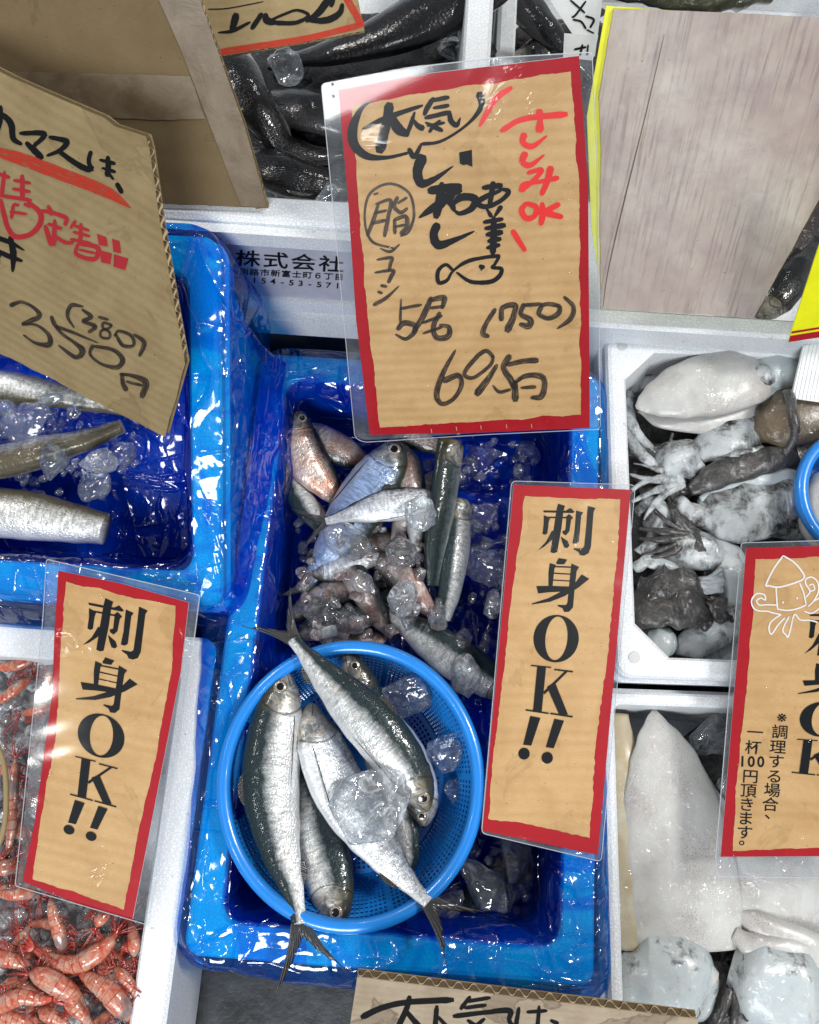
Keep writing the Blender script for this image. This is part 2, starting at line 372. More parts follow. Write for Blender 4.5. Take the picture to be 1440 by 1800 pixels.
def flesh(name, a, b_, ink=0.0, speck=.3, rough=.28, sss=.25, inkscale=20, bm=.5, coat=.8):
    m = M(name); o = m.obj()
    n = m.noise(o, 26, 5, .6, .5)
    c = m.mix(m.ramp(n, [(.35, 0), (.7, 1)]), c4(a), c4(b_))
    if speck:
        cl = m.ramp(m.noise(o, 38, 5, .7, .6), [(.50, 0), (.72, .45)])
        c = m.mix(m.math('MULTIPLY', cl, speck), c, (.30, .25, .25, 1))
        cluster = m.ramp(m.noise(o, 26, 4, .6), [(.45, 0), (.66, .8)])
        s = m.math('MULTIPLY', m.ramp(m.vor(o, 680, 'F1'), [(.20, 1), (.34, 0)]), cluster)
        c = m.mix(m.math('MULTIPLY', s, speck), c, (.10, .08, .08, 1))
    if ink:
        i = m.ramp(m.noise(o, inkscale, 8, .72, .35), [(.60 - ink * .16, 0), (.72 - ink * .12, 1)])
        i2 = m.ramp(m.noise(m.mapv(o, (1, .4, 1), (0, 0, .7)), 150, 5, .7, .4), [(.62 - ink * .12, 0), (.70 - ink * .12, .9)])
        c = m.mix(m.math('MAXIMUM', i, m.math('MULTIPLY', i2, m.ramp(m.noise(o, 30, 3), [(.45, 0), (.6, 1)]))), c, (.018, .016, .016, 1))
    h = m.math('ADD', n, m.math('MULTIPLY', m.noise(o, 140, 4, .6, .8), .3))
    b = m.bump(h, .30 * bm * 2, .003); cb = m.bump(m.noise(o, 70, 3, .55, 1.6), .7 * bm * 2, .0075)
    return m.end(m.bsdf(col=c, rough=rough, nrm=b, sss=sss, sscale=.006, coat=coat, coatr=.03, cnrm=cb, spec=.3))
MAT['squid'] = flesh('white_squid', (.50, .505, .49), (.38, .365, .35), .0, .9)
MAT['squidb'] = flesh('yellowed_squid', (.50, .47, .38), (.36, .26, .12), 0, .3)
MAT['squidi'] = flesh('ink_stained_squid', (.47, .50, .52), (.25, .27, .27), .92, .3, inkscale=42, bm=.9)
MAT['squidk'] = flesh('inky_squid', (.055, .052, .05), (.010, .009, .009), .8, 0, inkscale=40, bm=.9)
MAT['squidbl'] = flesh('bluish_squid', (.41, .465, .49), (.42, .44, .43), .25, .3, inkscale=48)
MAT['cuttle'] = flesh('brown_cuttlefish', (.13, .10, .062), (.065, .05, .035), .1, .4)
MAT['gut'] = flesh('fish_flesh', (.24, .115, .085), (.10, .035, .028), .5, 0, inkscale=60, bm=.9)
MAT['dark'] = flesh('black_fish', (.004, .004, .005), (.010, .010, .011), 0, 0, .5, 0, bm=1.0, coat=.3)
MAT['shell'] = flesh('dark_shell', (.02, .012, .012), (.03, .02, .02), 0, 0, .35, 0, coat=.4)
MAT['weed'] = flesh('seaweed', (.035, .04, .012), (.012, .012, .006), .3, 0, .3, 0)
def shrimpmat():
    m = M('shrimp_shell'); o = m.obj(); fu = m.attr('fu'); fv = m.attr('fv')
    n = m.noise(o, 110, 5, .65, .8)
    c = m.ramp(n, [(.30, (.34, .045, .025)), (.42, (.46, .12, .065)), (.53, (.48, .25, .17)), (.64, (.45, .34, .28)), (.78, (.20, .18, .17))])
    st = m.ramp(m.noise(m.n('CombineXYZ', {0: m.math('MULTIPLY', fu, 7), 1: m.math('MULTIPLY', fv, 5), 2: 0}).outputs[0], 2, 3, .6), [(.5, 0), (.66, 1)])
    c = m.mix(m.math('MULTIPLY', st, .75), c, (.38, .035, .025, 1))
    dk = m.math('MULTIPLY', m.ramp(fu, [(.10, 0), (.16, 1), (.32, 1), (.40, 0)]), m.ramp(m.noise(o, 60, 3), [(.46, 0), (.60, .75)]))
    c = m.mix(dk, c, (.10, .10, .11, 1))
    c = m.mix(m.ramp(fu, [(.80, 0), (.95, .8)]), c, (.48, .06, .03, 1))
    seam = m.math('MULTIPLY', m.ramp(m.math('FRACT', m.math('MULTIPLY', m.math('SUBTRACT', fu, .40), 11.5)), [(0, 1), (.10, .6), (.16, 0)]), m.ramp(fu, [(.385, 0), (.395, 1), (.93, 1), (.94, 0)]))
    c = m.mix(m.math('MULTIPLY', seam, .85), c, (.14, .012, .008, 1))
    return m.end(m.bsdf(col=c, rough=.3, sss=.08, sscale=.003, coat=.8, coatr=.05, nrm=m.bump(n, .5, .0018), cnrm=m.bump(m.noise(o, 160, 2), .35, .002), spec=.3))
MAT['shrimp'] = shrimpmat()
MAT['shrimpr'] = plain('shrimp_red', (.34, .028, .015), .3, coat=.8)
MAT['shrimpeye'] = plain('shrimp_eye', (.008, .006, .006), .12, coat=1.0)
MAT['tape'] = None
def tape():
    m = M('packing_tape'); uv = m.uvc()
    n = m.noise(m.mapv(uv, (1, 1, 1)), 50, 5, .65, .6)
    c = m.mix(m.ramp(n, [(.38, 0), (.65, 1)]), (.185, .14, .09, 1), (.125, .088, .05, 1))
    b = m.bump(n, .25, .0012)
    return m.end(m.bsdf(col=c, rough=.38, nrm=b, coat=.2))
MAT['tape'] = tape()
def dirtyboard():
    m = M('stained_grey_board'); uv = m.uvc()
    big = m.noise(uv, 9, 4, .6); mid = m.noise(uv, 45, 6, .7, .5)
    c = m.ramp(big, [(.3, (.27, .205, .18)), (.5, (.36, .31, .275)), (.7, (.45, .42, .38))])
    c = m.mix(m.ramp(mid, [(.45, 0), (.72, .6)]), c, (.24, .18, .185, 1))
    c = m.mix(m.ramp(m.noise(uv, 6, 5, .65, .5), [(.50, 0), (.68, .5)]), c, (.20, .155, .17, 1))
    stv = m.mapv(uv, (1, .045, 1), (0, 0, -.02))
    st = m.math('MULTIPLY', m.ramp(m.noise(stv, 300, 3, .7), [(.50, 0), (.62, 1)]), m.ramp(m.noise(uv, 13, 4, .7), [(.40, .15), (.60, 1)]))
    c = m.mix(m.math('MULTIPLY', st, .65), c, (.17, .12, .12, 1))
    sp = m.ramp(m.noise(uv, 180, 5, .7), [(.66, 0), (.70, .8)])
    c = m.mix(sp, c, (.10, .07, .06, 1))
    return m.end(m.bsdf(col=c, rough=.6, nrm=m.bump(m.math('ADD', mid, st), .3, .001)))
MAT['dirty'] = dirtyboard()
MAT['label'] = plain('printed_label', (.44, .44, .50), .5)
MAT['grey'] = plain('grey_plastic', (.25, .26, .28), .4)
def wetground():
    m = M('wet_stall_top'); o = m.obj(); n = m.noise(o, 40, 5, .7)
    c = m.ramp(n, [(.35, (.008, .009, .01)), (.7, (.06, .065, .07))])
    return m.end(m.bsdf(col=c, rough=.3, nrm=m.bump(n, .25, .002)))
MAT['wet'] = wetground()

# ---------------------------------------------------------------- foam boxes and liners
def frame(deg):
    a = math.radians(deg); return Vector((math.cos(a), -math.sin(a), 0)), Vector((math.sin(a), math.cos(a), 0))
def uvof(fr, px, py, z):
    p = P(px, py, z); return p.dot(fr[0]), p.dot(fr[1])
def rrect(u0, v0, u1, v1, r, n=8, k=0, cham=False):
    r = max(1e-5, min(r, (u1 - u0) / 2 - 1e-5, (v1 - v0) / 2 - 1e-5)); out = []
    cs = [(u1 - r, v1 - r, 0), (u0 + r, v1 - r, 90), (u0 + r, v0 + r, 180), (u1 - r, v0 + r, 270)]
    for i, (cx, cy, a) in enumerate(cs):
        for j in range(n + 1):
            t = math.radians(a + 90 * j / n)
            if cham:
                f = j / n; c0 = (math.cos(math.radians(a)), math.sin(math.radians(a))); c1 = (math.cos(math.radians(a + 90)), math.sin(math.radians(a + 90)))
                out.append((cx + r * (c0[0] * (1 - f) + c1[0] * f), cy + r * (c0[1] * (1 - f) + c1[1] * f)))
            else: out.append((cx + r * math.cos(t), cy + r * math.sin(t)))
        nx, ny, na = cs[(i + 1) % 4]
        e = (nx + r * math.cos(math.radians(na)), ny + r * math.sin(math.radians(na)))
        s = out[-1]
        for j in range(1, k + 1):
            f = j / (k + 1); out.append((s[0] + (e[0] - s[0]) * f, s[1] + (e[1] - s[1]) * f))
    return out
def loft(loops, fr, cap0=True, cap1=True):
    vs, fs = [], []; n = len(loops[0][0])
    for lp, z in loops:
        for (u, v) in lp: vs.append(fr[0] * u + fr[1] * v + Vector((0, 0, z)))
    for i in range(len(loops) - 1):
        for j in range(n):
            a, b = i * n + j, i * n + (j + 1) % n
            fs.append((a, b, b + n, a + n))
    if cap0: fs.append(tuple(reversed(range(n))))
    if cap1: fs.append(tuple(range((len(loops) - 1) * n, len(loops) * n)))
    return vs, fs
def foambox(name, label, fr, rect, z0, z1, zin, rim, ro=.012, ri=.01, cham=False, mat='foam', pins=False, lip=True):
    u0, v0, u1, v1 = rect
    cu, cv = (u0 + u1) / 2, (v0 + v1) / 2
    loc = fr[0] * cu + fr[1] * cv + Vector((0, 0, z0))
    t = thing(name, label, 'foam box', loc)
    def L(i, r, z, ch=False): return (rrect(u0 + i, v0 + i, u1 - i, v1 - i, r, 8, 0, ch), z)
    if lip:
        ls = [L(.006, ro, z0), L(.004, ro, z1 - .034), L(.0, ro, z1 - .032), L(.0, ro, z1 - .016), L(.003, ro, z1 - .0145), L(.003, ro, z1 - .004), L(.005, ro, z1 - .001), L(.008, ro, z1)]
    else:
        ls = [L(.004, ro, z0), L(.0, ro, z1 - .003), L(.003, ro, z1)]
    ls += [L(rim - .002, ri, z1, cham), L(rim, ri, z1 - .002, cham), L(rim + .006, ri, zin + .004, cham), L(rim + .010, ri, zin, cham)]
    vs, fs = loft(ls, fr)
    o = mesh('shell', vs, fs, MAT[mat], t, smooth=False)
    if pins:
        for (a, b) in ((u0 + rim * .9, v1 - rim * .75), (u0 + rim * .9, v0 + rim * .95)):
            c = fr[0] * a + fr[1] * b
            vv, ff = loft([([(c.dot(fr[0]) + .0045 * math.cos(k / 20 * 6.2832), c.dot(fr[1]) + .0045 * math.sin(k / 20 * 6.2832)) for k in range(20)], z) for z in (z1 - .001, z1 + .0007)], fr)
            mesh('moulding_mark', vv, ff, MAT['grey2'], t, smooth=False)
    return t
MAT['grey2'] = plain('foam_pin', (.50, .50, .51), .5)

def rid(p, s, seed=0):
    q = Vector((p.x * s[0] + seed, p.y * s[1] + seed * 2.3, p.z * s[2] - seed))
    return 1 - abs(noise.noise(q)) * 2
def liner(name, label, fr, rect, z1, zfl, rim, skirt=.07, bulge=.012, lumps=None, seed=0, grp=None, ro=.03):
    u0, v0, u1, v1 = rect
    n, k = 12, 86; rows = []
    prof = []
    for i in range(14):
        f = i / 14; prof.append((-bulge * (1.25 - .6 * f) * (1 - max(0, f - .75) * 3.0), z1 - skirt * (1 - f) ** 1.1, ro, .0085 * (1.0 - f * .62), 'k'))
    prof += [(-.0035, z1 - .003, ro, .0014, 'r'), (-.001, z1 + .0008, ro, .0010, 'r'), (.004, z1 + .0022, ro, .0008, 'r')]
    for i in range(1, 6): prof.append((.004 + (rim - .006) * i / 5, z1 + .0022, ro * .8, .0010, 'r'))
    prof += [(rim + .001, z1 + .0002, .014, .0012, 'w'), (rim + .0035, z1 - .006, .014, .0022, 'w')]
    D = z1 - zfl
    for i in range(1, 15):
        f = i / 14; prof.append((rim + .0045 + .014 * f * f, z1 - .006 - (D - .010) * math.sin(f * math.pi / 2), .014 + .01 * f, .0042, 'w'))
    half = min(u1 - u0, v1 - v0) / 2
    i0 = prof[-1][0]
    for i in range(1, 34):
        f = i / 33; prof.append((i0 + (half - .003 - i0) * f, zfl, .024 * (1 - f) + .001, .0042, 'f'))
    vs = []; dbl = []; N = None
    for (ins, z, r, amp, kind) in prof:
        lp = rrect(u0 + ins, v0 + ins, u1 - ins, v1 - ins, r, n, k); N = len(lp)
        cu, cv = (u0 + u1) / 2, (v0 + v1) / 2
        for (u, v) in lp:
            p = fr[0] * u + fr[1] * v + Vector((0, 0, z))
            c = fr[0] * max(u0 + half, min(u1 - half, u)) + fr[1] * max(v0 + half, min(v1 - half, v))
            d = (p - c); d.z = 0; d = d.normalized() if d.length > 1e-6 else Vector((0, 0, 1))
            w = rid(p, (13, 13, 9), seed) * .5 + rid(p, (34, 34, 16), seed + 4) * .30 + noise.noise(p * 70) * .10
            big = noise.noise(Vector((p.x * 7 + seed, p.y * 7, p.z * 5)))
            if kind == 'k' and d.dot(fr[1]) > .5: p = p - d * (max(0, -ins) * .6)
            if kind == 'k': p = p + d * (amp * w * 1.0 + max(-.4, big) * bulge * (.9 if d.dot(fr[1]) < .5 else .2)) + Vector((0, 0, noise.noise(p * 30) * .003))
            elif kind == 'r': p = p + Vector((0, 0, max(0, w) * amp * .8))
            elif kind == 'w': p = p - d * (max(0, w) * amp * 1.8) + Vector((0, 0, max(0, w) * amp * .4))
            else:
                lu = 0
                if lumps: lu = lumps(p)
                p = p + Vector((0, 0, w * amp + abs(noise.noise(p * 24 + Vector((seed, 0, 0)))) * .010 + lu))
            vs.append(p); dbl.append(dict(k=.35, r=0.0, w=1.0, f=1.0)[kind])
    fs = []
    for i in range(len(prof) - 1):
        for j in range(N):
            a, b = i * N + j, i * N + (j + 1) % N
            fs.append((a, b, b + N, a + N))
    fs.append(tuple(range((len(prof) - 1) * N, len(prof) * N)))
    loc = fr[0] * (u0 + u1) / 2 + fr[1] * (v0 + v1) / 2 + Vector((0, 0, zfl))
    o = mesh(name, vs, fs, MAT['film'], None, loc=loc, attrs=dict(dbl=dbl))
    return tag(o, label, 'liner', grp)

# ---------------------------------------------------------------- swept bodies
UP = Vector((0, 0, 1))
def spine3(pts, n):
    """pts (px,py,z[,extra...]) -> n+1 evenly spaced (Vector, extras)"""
    q = [(*P(p[0], p[1], p[2]), *p[3:]) for p in pts]
    d = cat(q, 14) if len(q) > 1 else q
    L = [0]
    for a, b in zip(d, d[1:]): L.append(L[-1] + (Vector(a[:3]) - Vector(b[:3])).length)
    out = []; j = 0
    for i in range(n + 1):
        s = L[-1] * i / n
        while j < len(L) - 2 and L[j + 1] < s: j += 1
        t = (s - L[j]) / max(1e-9, L[j + 1] - L[j])
        out.append(tuple(a + (b - a) * t for a, b in zip(d[j], d[j + 1])))
    return [Vector(o[:3]) for o in out], [o[3:] for o in out], L[-1]
def sweep(name, pts, wprof, mat, parent=None, thick=.6, n=40, m=24, nz=.0, nzs=60, flat=0, smooth=True, seed=0, exps=1.0, roll=0.0, dorsal=1, attrs=True, ring=None, loc=None):
    """elliptical sweep; wprof = [(u, half width in photo px)], thick = out-of-plane/in-plane ratio (number or profile)"""
    C, _, L = spine3(pts, n)
    vs, fu, fv, fl = [], [], [], []
    zm = sum(p[2] for p in pts) / len(pts)
    k = mpx(zm); ro = math.radians(roll)
    for i, c in enumerate(C):
        T = (C[min(i + 1, n)] - C[max(i - 1, 0)]).normalized()
        S = T.cross(UP).normalized() * dorsal; U = S.cross(T) * dorsal
        if U.z < 0: U = -U
        D = S * math.cos(ro) + U * math.sin(ro); Nn = -S * math.sin(ro) + U * math.cos(ro)
        u = i / n; w = lerp_prof(wprof, u) * k
        th = thick if not isinstance(thick, list) else lerp_prof(thick, u)
        if ring: w *= ring(u)
        for j in range(m):
            a = 2 * math.pi * j / m
            ca, sa = math.cos(a), math.sin(a)
            if exps != 1: ca = math.copysign(abs(ca) ** exps, ca); sa = math.copysign(abs(sa) ** exps, sa)
            p = c + D * (w * sa) + Nn * (w * th * ca)
            if nz:
                q = (p + Vector((seed, seed, 0))) * nzs
                d = (p - c).normalized() if (p - c).length > 1e-7 else U
                p = p + d * nz * (noise.noise(q) + .5 * noise.noise(q * 2.3))
            vs.append(p); fu.append(u); fv.append(sa); fl.append(u * L)
    fs = []
    for i in range(n):
        for j in range(m):
            a, b = i * m + j, i * m + (j + 1) % m
            fs.append((a, a + m, b + m, b))
    fs.append(tuple(range(m))); fs.append(tuple(reversed(range(n * m, n * m + m))))
    return mesh(name, vs, fs, MAT[mat] if isinstance(mat, str) else mat, parent, attrs=dict(fu=fu, fv=fv, fl=fl) if attrs else None, smooth=smooth, loc=loc)
def tube(name, pts3, r, mat, parent, m=6):
    """thin tube through world points, r number or list"""
    vs, fs = [], []; n = len(pts3)
    for i, c in enumerate(pts3):
        T = (pts3[min(i + 1, n - 1)] - pts3[max(i - 1, 0)]).normalized()
        A = T.orthogonal().normalized(); B = T.cross(A)
        rr = r[i] if isinstance(r, list) else r
        if i: # keep frames aligned
            A = (pA - T * pA.dot(T)).normalized(); B = T.cross(A)
        pA = A
        for j in range(m):
            a = 2 * math.pi * j / m; vs.append(c + (A * math.cos(a) + B * math.sin(a)) * rr)
    for i in range(n - 1):
        for j in range(m):
            a, b = i * m + j, i * m + (j + 1) % m; fs.append((a, b, b + m, a + m))
    fs.append(tuple(reversed(range(m)))); fs.append(tuple(range((n - 1) * m, n * m)))
    return vs, fs
def tubeobj(name, pts3, r, mat, parent=None, m=6):
    vs, fs = tube(name, pts3, r, mat, parent, m); return mesh(name, vs, fs, MAT[mat], parent)

SARD = [(0, .10), (.012, .22), (.04, .36), (.08, .54), (.13, .70), (.19, .83), (.26, .94), (.38, 1.0), (.50, .98), (.62, .85), (.74, .64), (.85, .42), (.93, .28), (.98, .25), (1, .24)]
THK = [(0, .8), (.1, .62), (.2, .58), (.5, .55), (.8, .5), (1, .35)]
def fish(name, label, pts, half, mat='sardine', dorsal=1, roll=0, tail=True, eye=True, prof=None, grp=None, catg='fish', fork=(75, 30), fins=True, thk=None, m=36, eyesz=.255, tailspread=.62, pect=True):
    """pts nose->tail base; half = half body height in px; dorsal=+1: back to the right of travel seen from above"""
    n = 72
    C, _, L = spine3(pts, n)
    t = thing(name, label, catg, C[n // 2] - Vector((0, 0, half * mpx(pts[0][2]) * .5)), grp)
    wp = [(u, w * half) for u, w in (prof or SARD)]
    def ring(u): return 1.035 if (u < .182 and not prof) else 1.0
    sweep('body', pts, wp, mat, t, thk or THK, n, m, nz=.0004, nzs=70, roll=roll, dorsal=dorsal, exps=1.08, ring=ring)
    k = mpx(sum(p[2] for p in pts) / len(pts)); ro = math.radians(roll)
    def fr(i):
        T = (C[min(i + 1, n)] - C[max(i - 1, 0)]).normalized()
        S = T.cross(UP).normalized() * dorsal; U = S.cross(T) * dorsal
        if U.z < 0: U = -U
        return T, S * math.cos(ro) + U * math.sin(ro), -S * math.sin(ro) + U * math.cos(ro)
    def surf(u, v, out=0.0):
        i = int(u * n); T, D, Nn = fr(i); w = lerp_prof(wp, u) * k * ring(u)
        th = lerp_prof(thk or THK, u) if isinstance(thk or THK, list) else thk
        return C[i] + D * w * v + Nn * (w * th * math.sqrt(max(0, 1 - v * v)) + out), T, D, Nn
    if eye:
        for sgn in (1, -1):
            u, v = .088, .20
            i = int(u * n); T, D, Nn = fr(i); w = lerp_prof(wp, u) * k; th = lerp_prof(thk or THK, u)
            cN = Nn * (math.sqrt(1 - v * v) * .86) + D * (v * .3); cN.normalize()
            base = C[i] + D * w * v + Nn * sgn * (w * th * math.sqrt(1 - v * v) * 1.0)
            ax = (Nn * sgn + D * v * .5).normalized(); A = T; B = ax.cross(A).normalized(); r = half * k * eyesz
            vs, er = [base + ax * r * .30], [0.0]; rr = 7; mm = 22
            for a in range(1, rr + 1):
                f = a / rr
                for b in range(mm):
                    g = 2 * math.pi * b / mm
                    vs.append(base + (A * math.cos(g) + B * math.sin(g)) * r * f + ax * r * (.30 * (1 - f ** 3) + .06 * math.exp(-((f - .85) / .1) ** 2)) - ax * (r * .35 * max(0, f - .9) * 10 * .5)); er.append(f)
            fs = [(0, 1 + b, 1 + (b + 1) % mm) for b in range(mm)]
            for a in range(rr - 1):
                for b in range(mm):
                    p, q = 1 + a * mm + b, 1 + a * mm + (b + 1) % mm; fs.append((p, p + mm, q + mm, q))
            mesh('eye', vs, fs, MAT['eye'], t, attrs=dict(er=er))
    if tail:
        T, D, Nn = fr(n); c = C[n] - T * .004; ln, sp = fork; w0 = lerp_prof(wp, 1) * k
        vs, uvs, fs = [], [], []; nr, nc = 10, 20
        for a in range(nr + 1):
            f = a / nr
            for b in range(nc + 1):
                g = b / nc * 2 - 1
                lenk = (ln * (.32 + .68 * abs(g) ** 1.15)) * k
                ang = g * tailspread
                jag = 1 + .05 * noise.noise(Vector((b * 1.7, L * 900, 0))) + (.04 if b % 3 == 0 else -.02)
                p = c + D * (w0 * g * (1 - f * .3) + sp * k * g * f * f * .6 + math.sin(ang * .75) * lenk * f * .75) + T * (lenk * f * jag)
                p = p + Nn * (math.sin(f * 2.5 + g * 2) * .0012 * f) + Vector((0, 0, -.004 * f * f))
                vs.append(p); uvs.append((f, g * .5 + .5))
        fs = [(a * (nc + 1) + b, a * (nc + 1) + b + 1, (a + 1) * (nc + 1) + b + 1, (a + 1) * (nc + 1) + b) for a in range(nr) for b in range(nc)]
        o = mesh('tail_fin', vs, fs, MAT['fin'], t, uvs=uvs); md = o.modifiers.new('s', 'SOLIDIFY'); md.thickness = .0006; md.offset = 0
    def fin(nm, u0, u1, side, h, lean=.5, vv=None):
        vs, uvs = [], []; nc, nr = 10, 5
        for a in range(nr + 1):
            f = a / nr
            for b in range(nc + 1):
                g = b / nc; u = u0 + (u1 - u0) * g
                p, T, D, Nn = surf(u, side if vv is None else vv)
                hh = h * k * math.sin(math.pi * min(1, g * .75 + .22)) ** .8
                dirv = D * (1 if side > 0 else -1)
                if vv is not None: dirv = D * -.35 + Nn * .25
                vs.append(p + dirv * (hh * f - .0008) + T * (hh * f * lean)); uvs.append((f, g))
        fs = [(a * (nc + 1) + b, a * (nc + 1) + b + 1, (a + 1) * (nc + 1) + b + 1, (a + 1) * (nc + 1) + b) for a in range(nr) for b in range(nc)]
        o = mesh(nm, vs, fs, MAT['fin'], t, uvs=uvs); md = o.modifiers.new('s', 'SOLIDIFY'); md.thickness = .0005; md.offset = 0
    if fins:
        fin('dorsal_fin', .42, .53, .97, 9, 1.2)
        fin('anal_fin', .78, .88, -.99, 9, 1.0)
    if fins and pect: fin('pectoral_fin', .19, .225, -1, 40, 2.6, vv=-.68)
    return t

# ---------------------------------------------------------------- ice
def lump(c, r, seed, sub=3, sq=(1, 1, .7)):
    bm = bmesh.new(); bmesh.ops.create_icosphere(bm, subdivisions=sub, radius=1)
    rr = random.Random(seed); rot = Matrix.Rotation(rr.uniform(0, 6.3), 3, 'Z') @ Matrix.Rotation(rr.uniform(-.5, .5), 3, 'X')
    pl = []
    for _ in range(15):
        v = Vector((rr.gauss(0, 1), rr.gauss(0, 1), rr.gauss(0, 1))).normalized(); pl.append((v, rr.uniform(.52, .92)))
    vs = []
    for v in bm.verts:
        p = v.co.copy()
        for nn, d in pl:
            e = p.dot(nn) - d
            if e > 0: p = p - nn * e * .97
        q = p * 2.2 + Vector((seed * 1.7, seed, 0))
        p = p * (1 + .14 * noise.noise(q) + .04 * noise.noise(q * 2.3))
        p = Vector((p.x * sq[0], p.y * sq[1], p.z * sq[2]))
        vs.append(rot @ p * r + c)
    fs = [tuple(x.index for x in f.verts) for f in bm.faces]; bm.free()
    return vs, fs
def icechunk(px, py, z, rpx, label, seed, mat='ice', sq=(1, 1, .7), sub=4, grp=None):
    c = P(px, py, z); vs, fs = lump(c, rpx * mpx(z), seed, sub, sq)
    return tag(mesh('ice_chunk', vs, fs, MAT[mat], None, loc=c), label, 'ice', grp)
def crushed(name, label, spots, mat='ice', seed=1, sub=2):
    V, F = [], []
    for i, (px, py, z, r) in enumerate(spots):
        vs, fs = lump(P(px, py, z), r * mpx(z), seed * 100 + i, sub, (1, R.uniform(.6, 1), R.uniform(.5, .9)))
        b = len(V); V += vs; F += [tuple(x + b for x in f) for f in fs]
    c = sum((Vector(v) for v in V), Vector()) / len(V)
    return tag(mesh(name, V, F, MAT[mat], None, loc=c), label, 'ice', None, 'stuff')
def scatter(poly, z, n, r0, r1, seed, dz=.006):
    rr = random.Random(seed); xs = [p[0] for p in poly]; ys = [p[1] for p in poly]; out = []
    while len(out) < n:
        x, y = rr.uniform(min(xs), max(xs)), rr.uniform(min(ys), max(ys)); c = False; j = len(poly) - 1
        for i in range(len(poly)):
            if (poly[i][1] > y) != (poly[j][1] > y) and x < (poly[j][0] - poly[i][0]) * (y - poly[i][1]) / (poly[j][1] - poly[i][1]) + poly[i][0]: c = not c
            j = i
        if c: out.append((x, y, z + rr.uniform(-dz, dz), rr.uniform(r0, r1)))
    return out

# ---------------------------------------------------------------- signs
def flatpoly(name, pl, pts, off, mat, parent, th=0.0, jag=0.0, jseed=0, jper=9):
    """pts photo px on plane pl; optional torn edge"""
    q = list(pts)
    if jag:
        rr = random.Random(jseed); out = []
        for i in range(len(q)):
            a, b = q[i], q[(i + 1) % len(q)]
            L = math.hypot(b[0] - a[0], b[1] - a[1]); n = max(1, int(L / jper))
            nx, ny = (b[1] - a[1]) / L, -(b[0] - a[0]) / L
            for s in range(n):
                f = s / n; e = math.sin(math.pi * f) ** .3 if 0 < f < 1 else 0
                d = (noise.noise(Vector((f * L / 42 + i * 9 + jseed, jseed, 0))) * 1.6 + noise.noise(Vector((f * L / 9 + i * 5, jseed, 3))) * .7) * jag * e
                out.append((a[0] + (b[0] - a[0]) * f + nx * d, a[1] + (b[1] - a[1]) * f + ny * d))
        q = out
    top = [pl.at(x, y, off) for x, y in q]; n = len(top)
    tris = tessellate_polygon([[Vector((p[0], p[1], 0)) for p in q]])
    vs = list(top); fs = [tuple(t) for t in tris]
    # orient
    fixed = []
    for f in fs:
        a, b, c = (vs[i] for i in f)
        fixed.append(f if (b - a).cross(c - a).dot(pl.n) > 0 else (f[0], f[2], f[1]))
    fs = fixed
    if th:
        vs += [v - pl.n * th for v in top]
        fs += [tuple(i + n for i in reversed(f)) for f in fixed]
        fs += [(i, i + n, (i + 1) % n + n, (i + 1) % n) for i in range(n)]
    return mesh(name, vs, fs, MAT[mat], parent, uvs=[pl.uv(v) for v in vs], smooth=False)
class Inker:
    """collects strokes and filled shapes of one ink on one plane as one mesh"""
    def __init__(s, pl, off): s.pl, s.off, s.V, s.F, s.UV, s.k = pl, off, [], [], [], 0
    def stroke(s, pts, w, n=8, closed=False):
        """pts [(x,y)] or [(x,y,w)]; w default width px or list"""
        if isinstance(w, (int, float)): w = [w] * len(pts)
        if len(w) != len(pts): w = [w[min(len(w) - 1, int(i * len(w) / len(pts)))] for i in range(len(pts))]
        q = cat([(p[0], p[1], ww) for p, ww in zip(pts, w)], n); b = len(s.V); s.k += 1; sd = s.k * 3.1
        # rounded ends
        L = 0; N = len(q)
        for i, (x, y, ww) in enumerate(q):
            x0, y0, _ = q[max(0, i - 1)]; x1, y1, _ = q[min(N - 1, i + 1)]
            dx, dy = x1 - x0, y1 - y0; d = math.hypot(dx, dy) or 1; dx, dy = dx / d, dy / d
            if i: L += math.hypot(x - q[i - 1][0], y - q[i - 1][1])
            ww = max(1.0, ww); e = 1.0
            if i == 0 or i == N - 1: e = .55
            h = ww / 2 * e
            j1 = noise.noise(Vector((L / 5, sd, 0))) * .05 * ww; j2 = noise.noise(Vector((L / 5, sd, 9))) * .05 * ww
            ext = (-ww * .22 if i == 0 else ww * .22 if i == N - 1 else 0)
            o = s.off + s.k * 4e-6 + i * 4e-7
            for t, jj in ((-1, j1), (1, j2)):
                s.V.append(s.pl.at(x - dy * (h + jj) * t + dx * ext, y + dx * (h + jj) * t + dy * ext, o)); s.UV.append((L / 60 + sd, t * .5 + .5 + s.k))
        for i in range(N - 1): a = b + 2 * i; s.F.append((a, a + 1, a + 3, a + 2))
    def poly(s, pts):
        b = len(s.V); s.k += 1
        for x, y in pts: v = s.pl.at(x, y, s.off + s.k * 4e-6); s.V.append(v); s.UV.append((x / 60, y / 20))
        for t in tessellate_polygon([[Vector((x, y, 0)) for x, y in pts]]): s.F.append(tuple(i + b for i in t))
    def done(s, name, mat, parent, label=None):
        fs = []
        for f in s.F:
            a, b, c = (s.V[i] for i in f[:3])
            fs.append(f if (b - a).cross(c - a).dot(s.pl.n) > 0 else tuple(reversed(f)))
        o = mesh(name, s.V, fs, MAT[mat], parent, uvs=s.UV, smooth=False)
        if label: o['label'] = label
        return o
def tr(pts, o, s): return [(o[0] + p[0] / s, o[1] + p[1] / s) for p in pts]
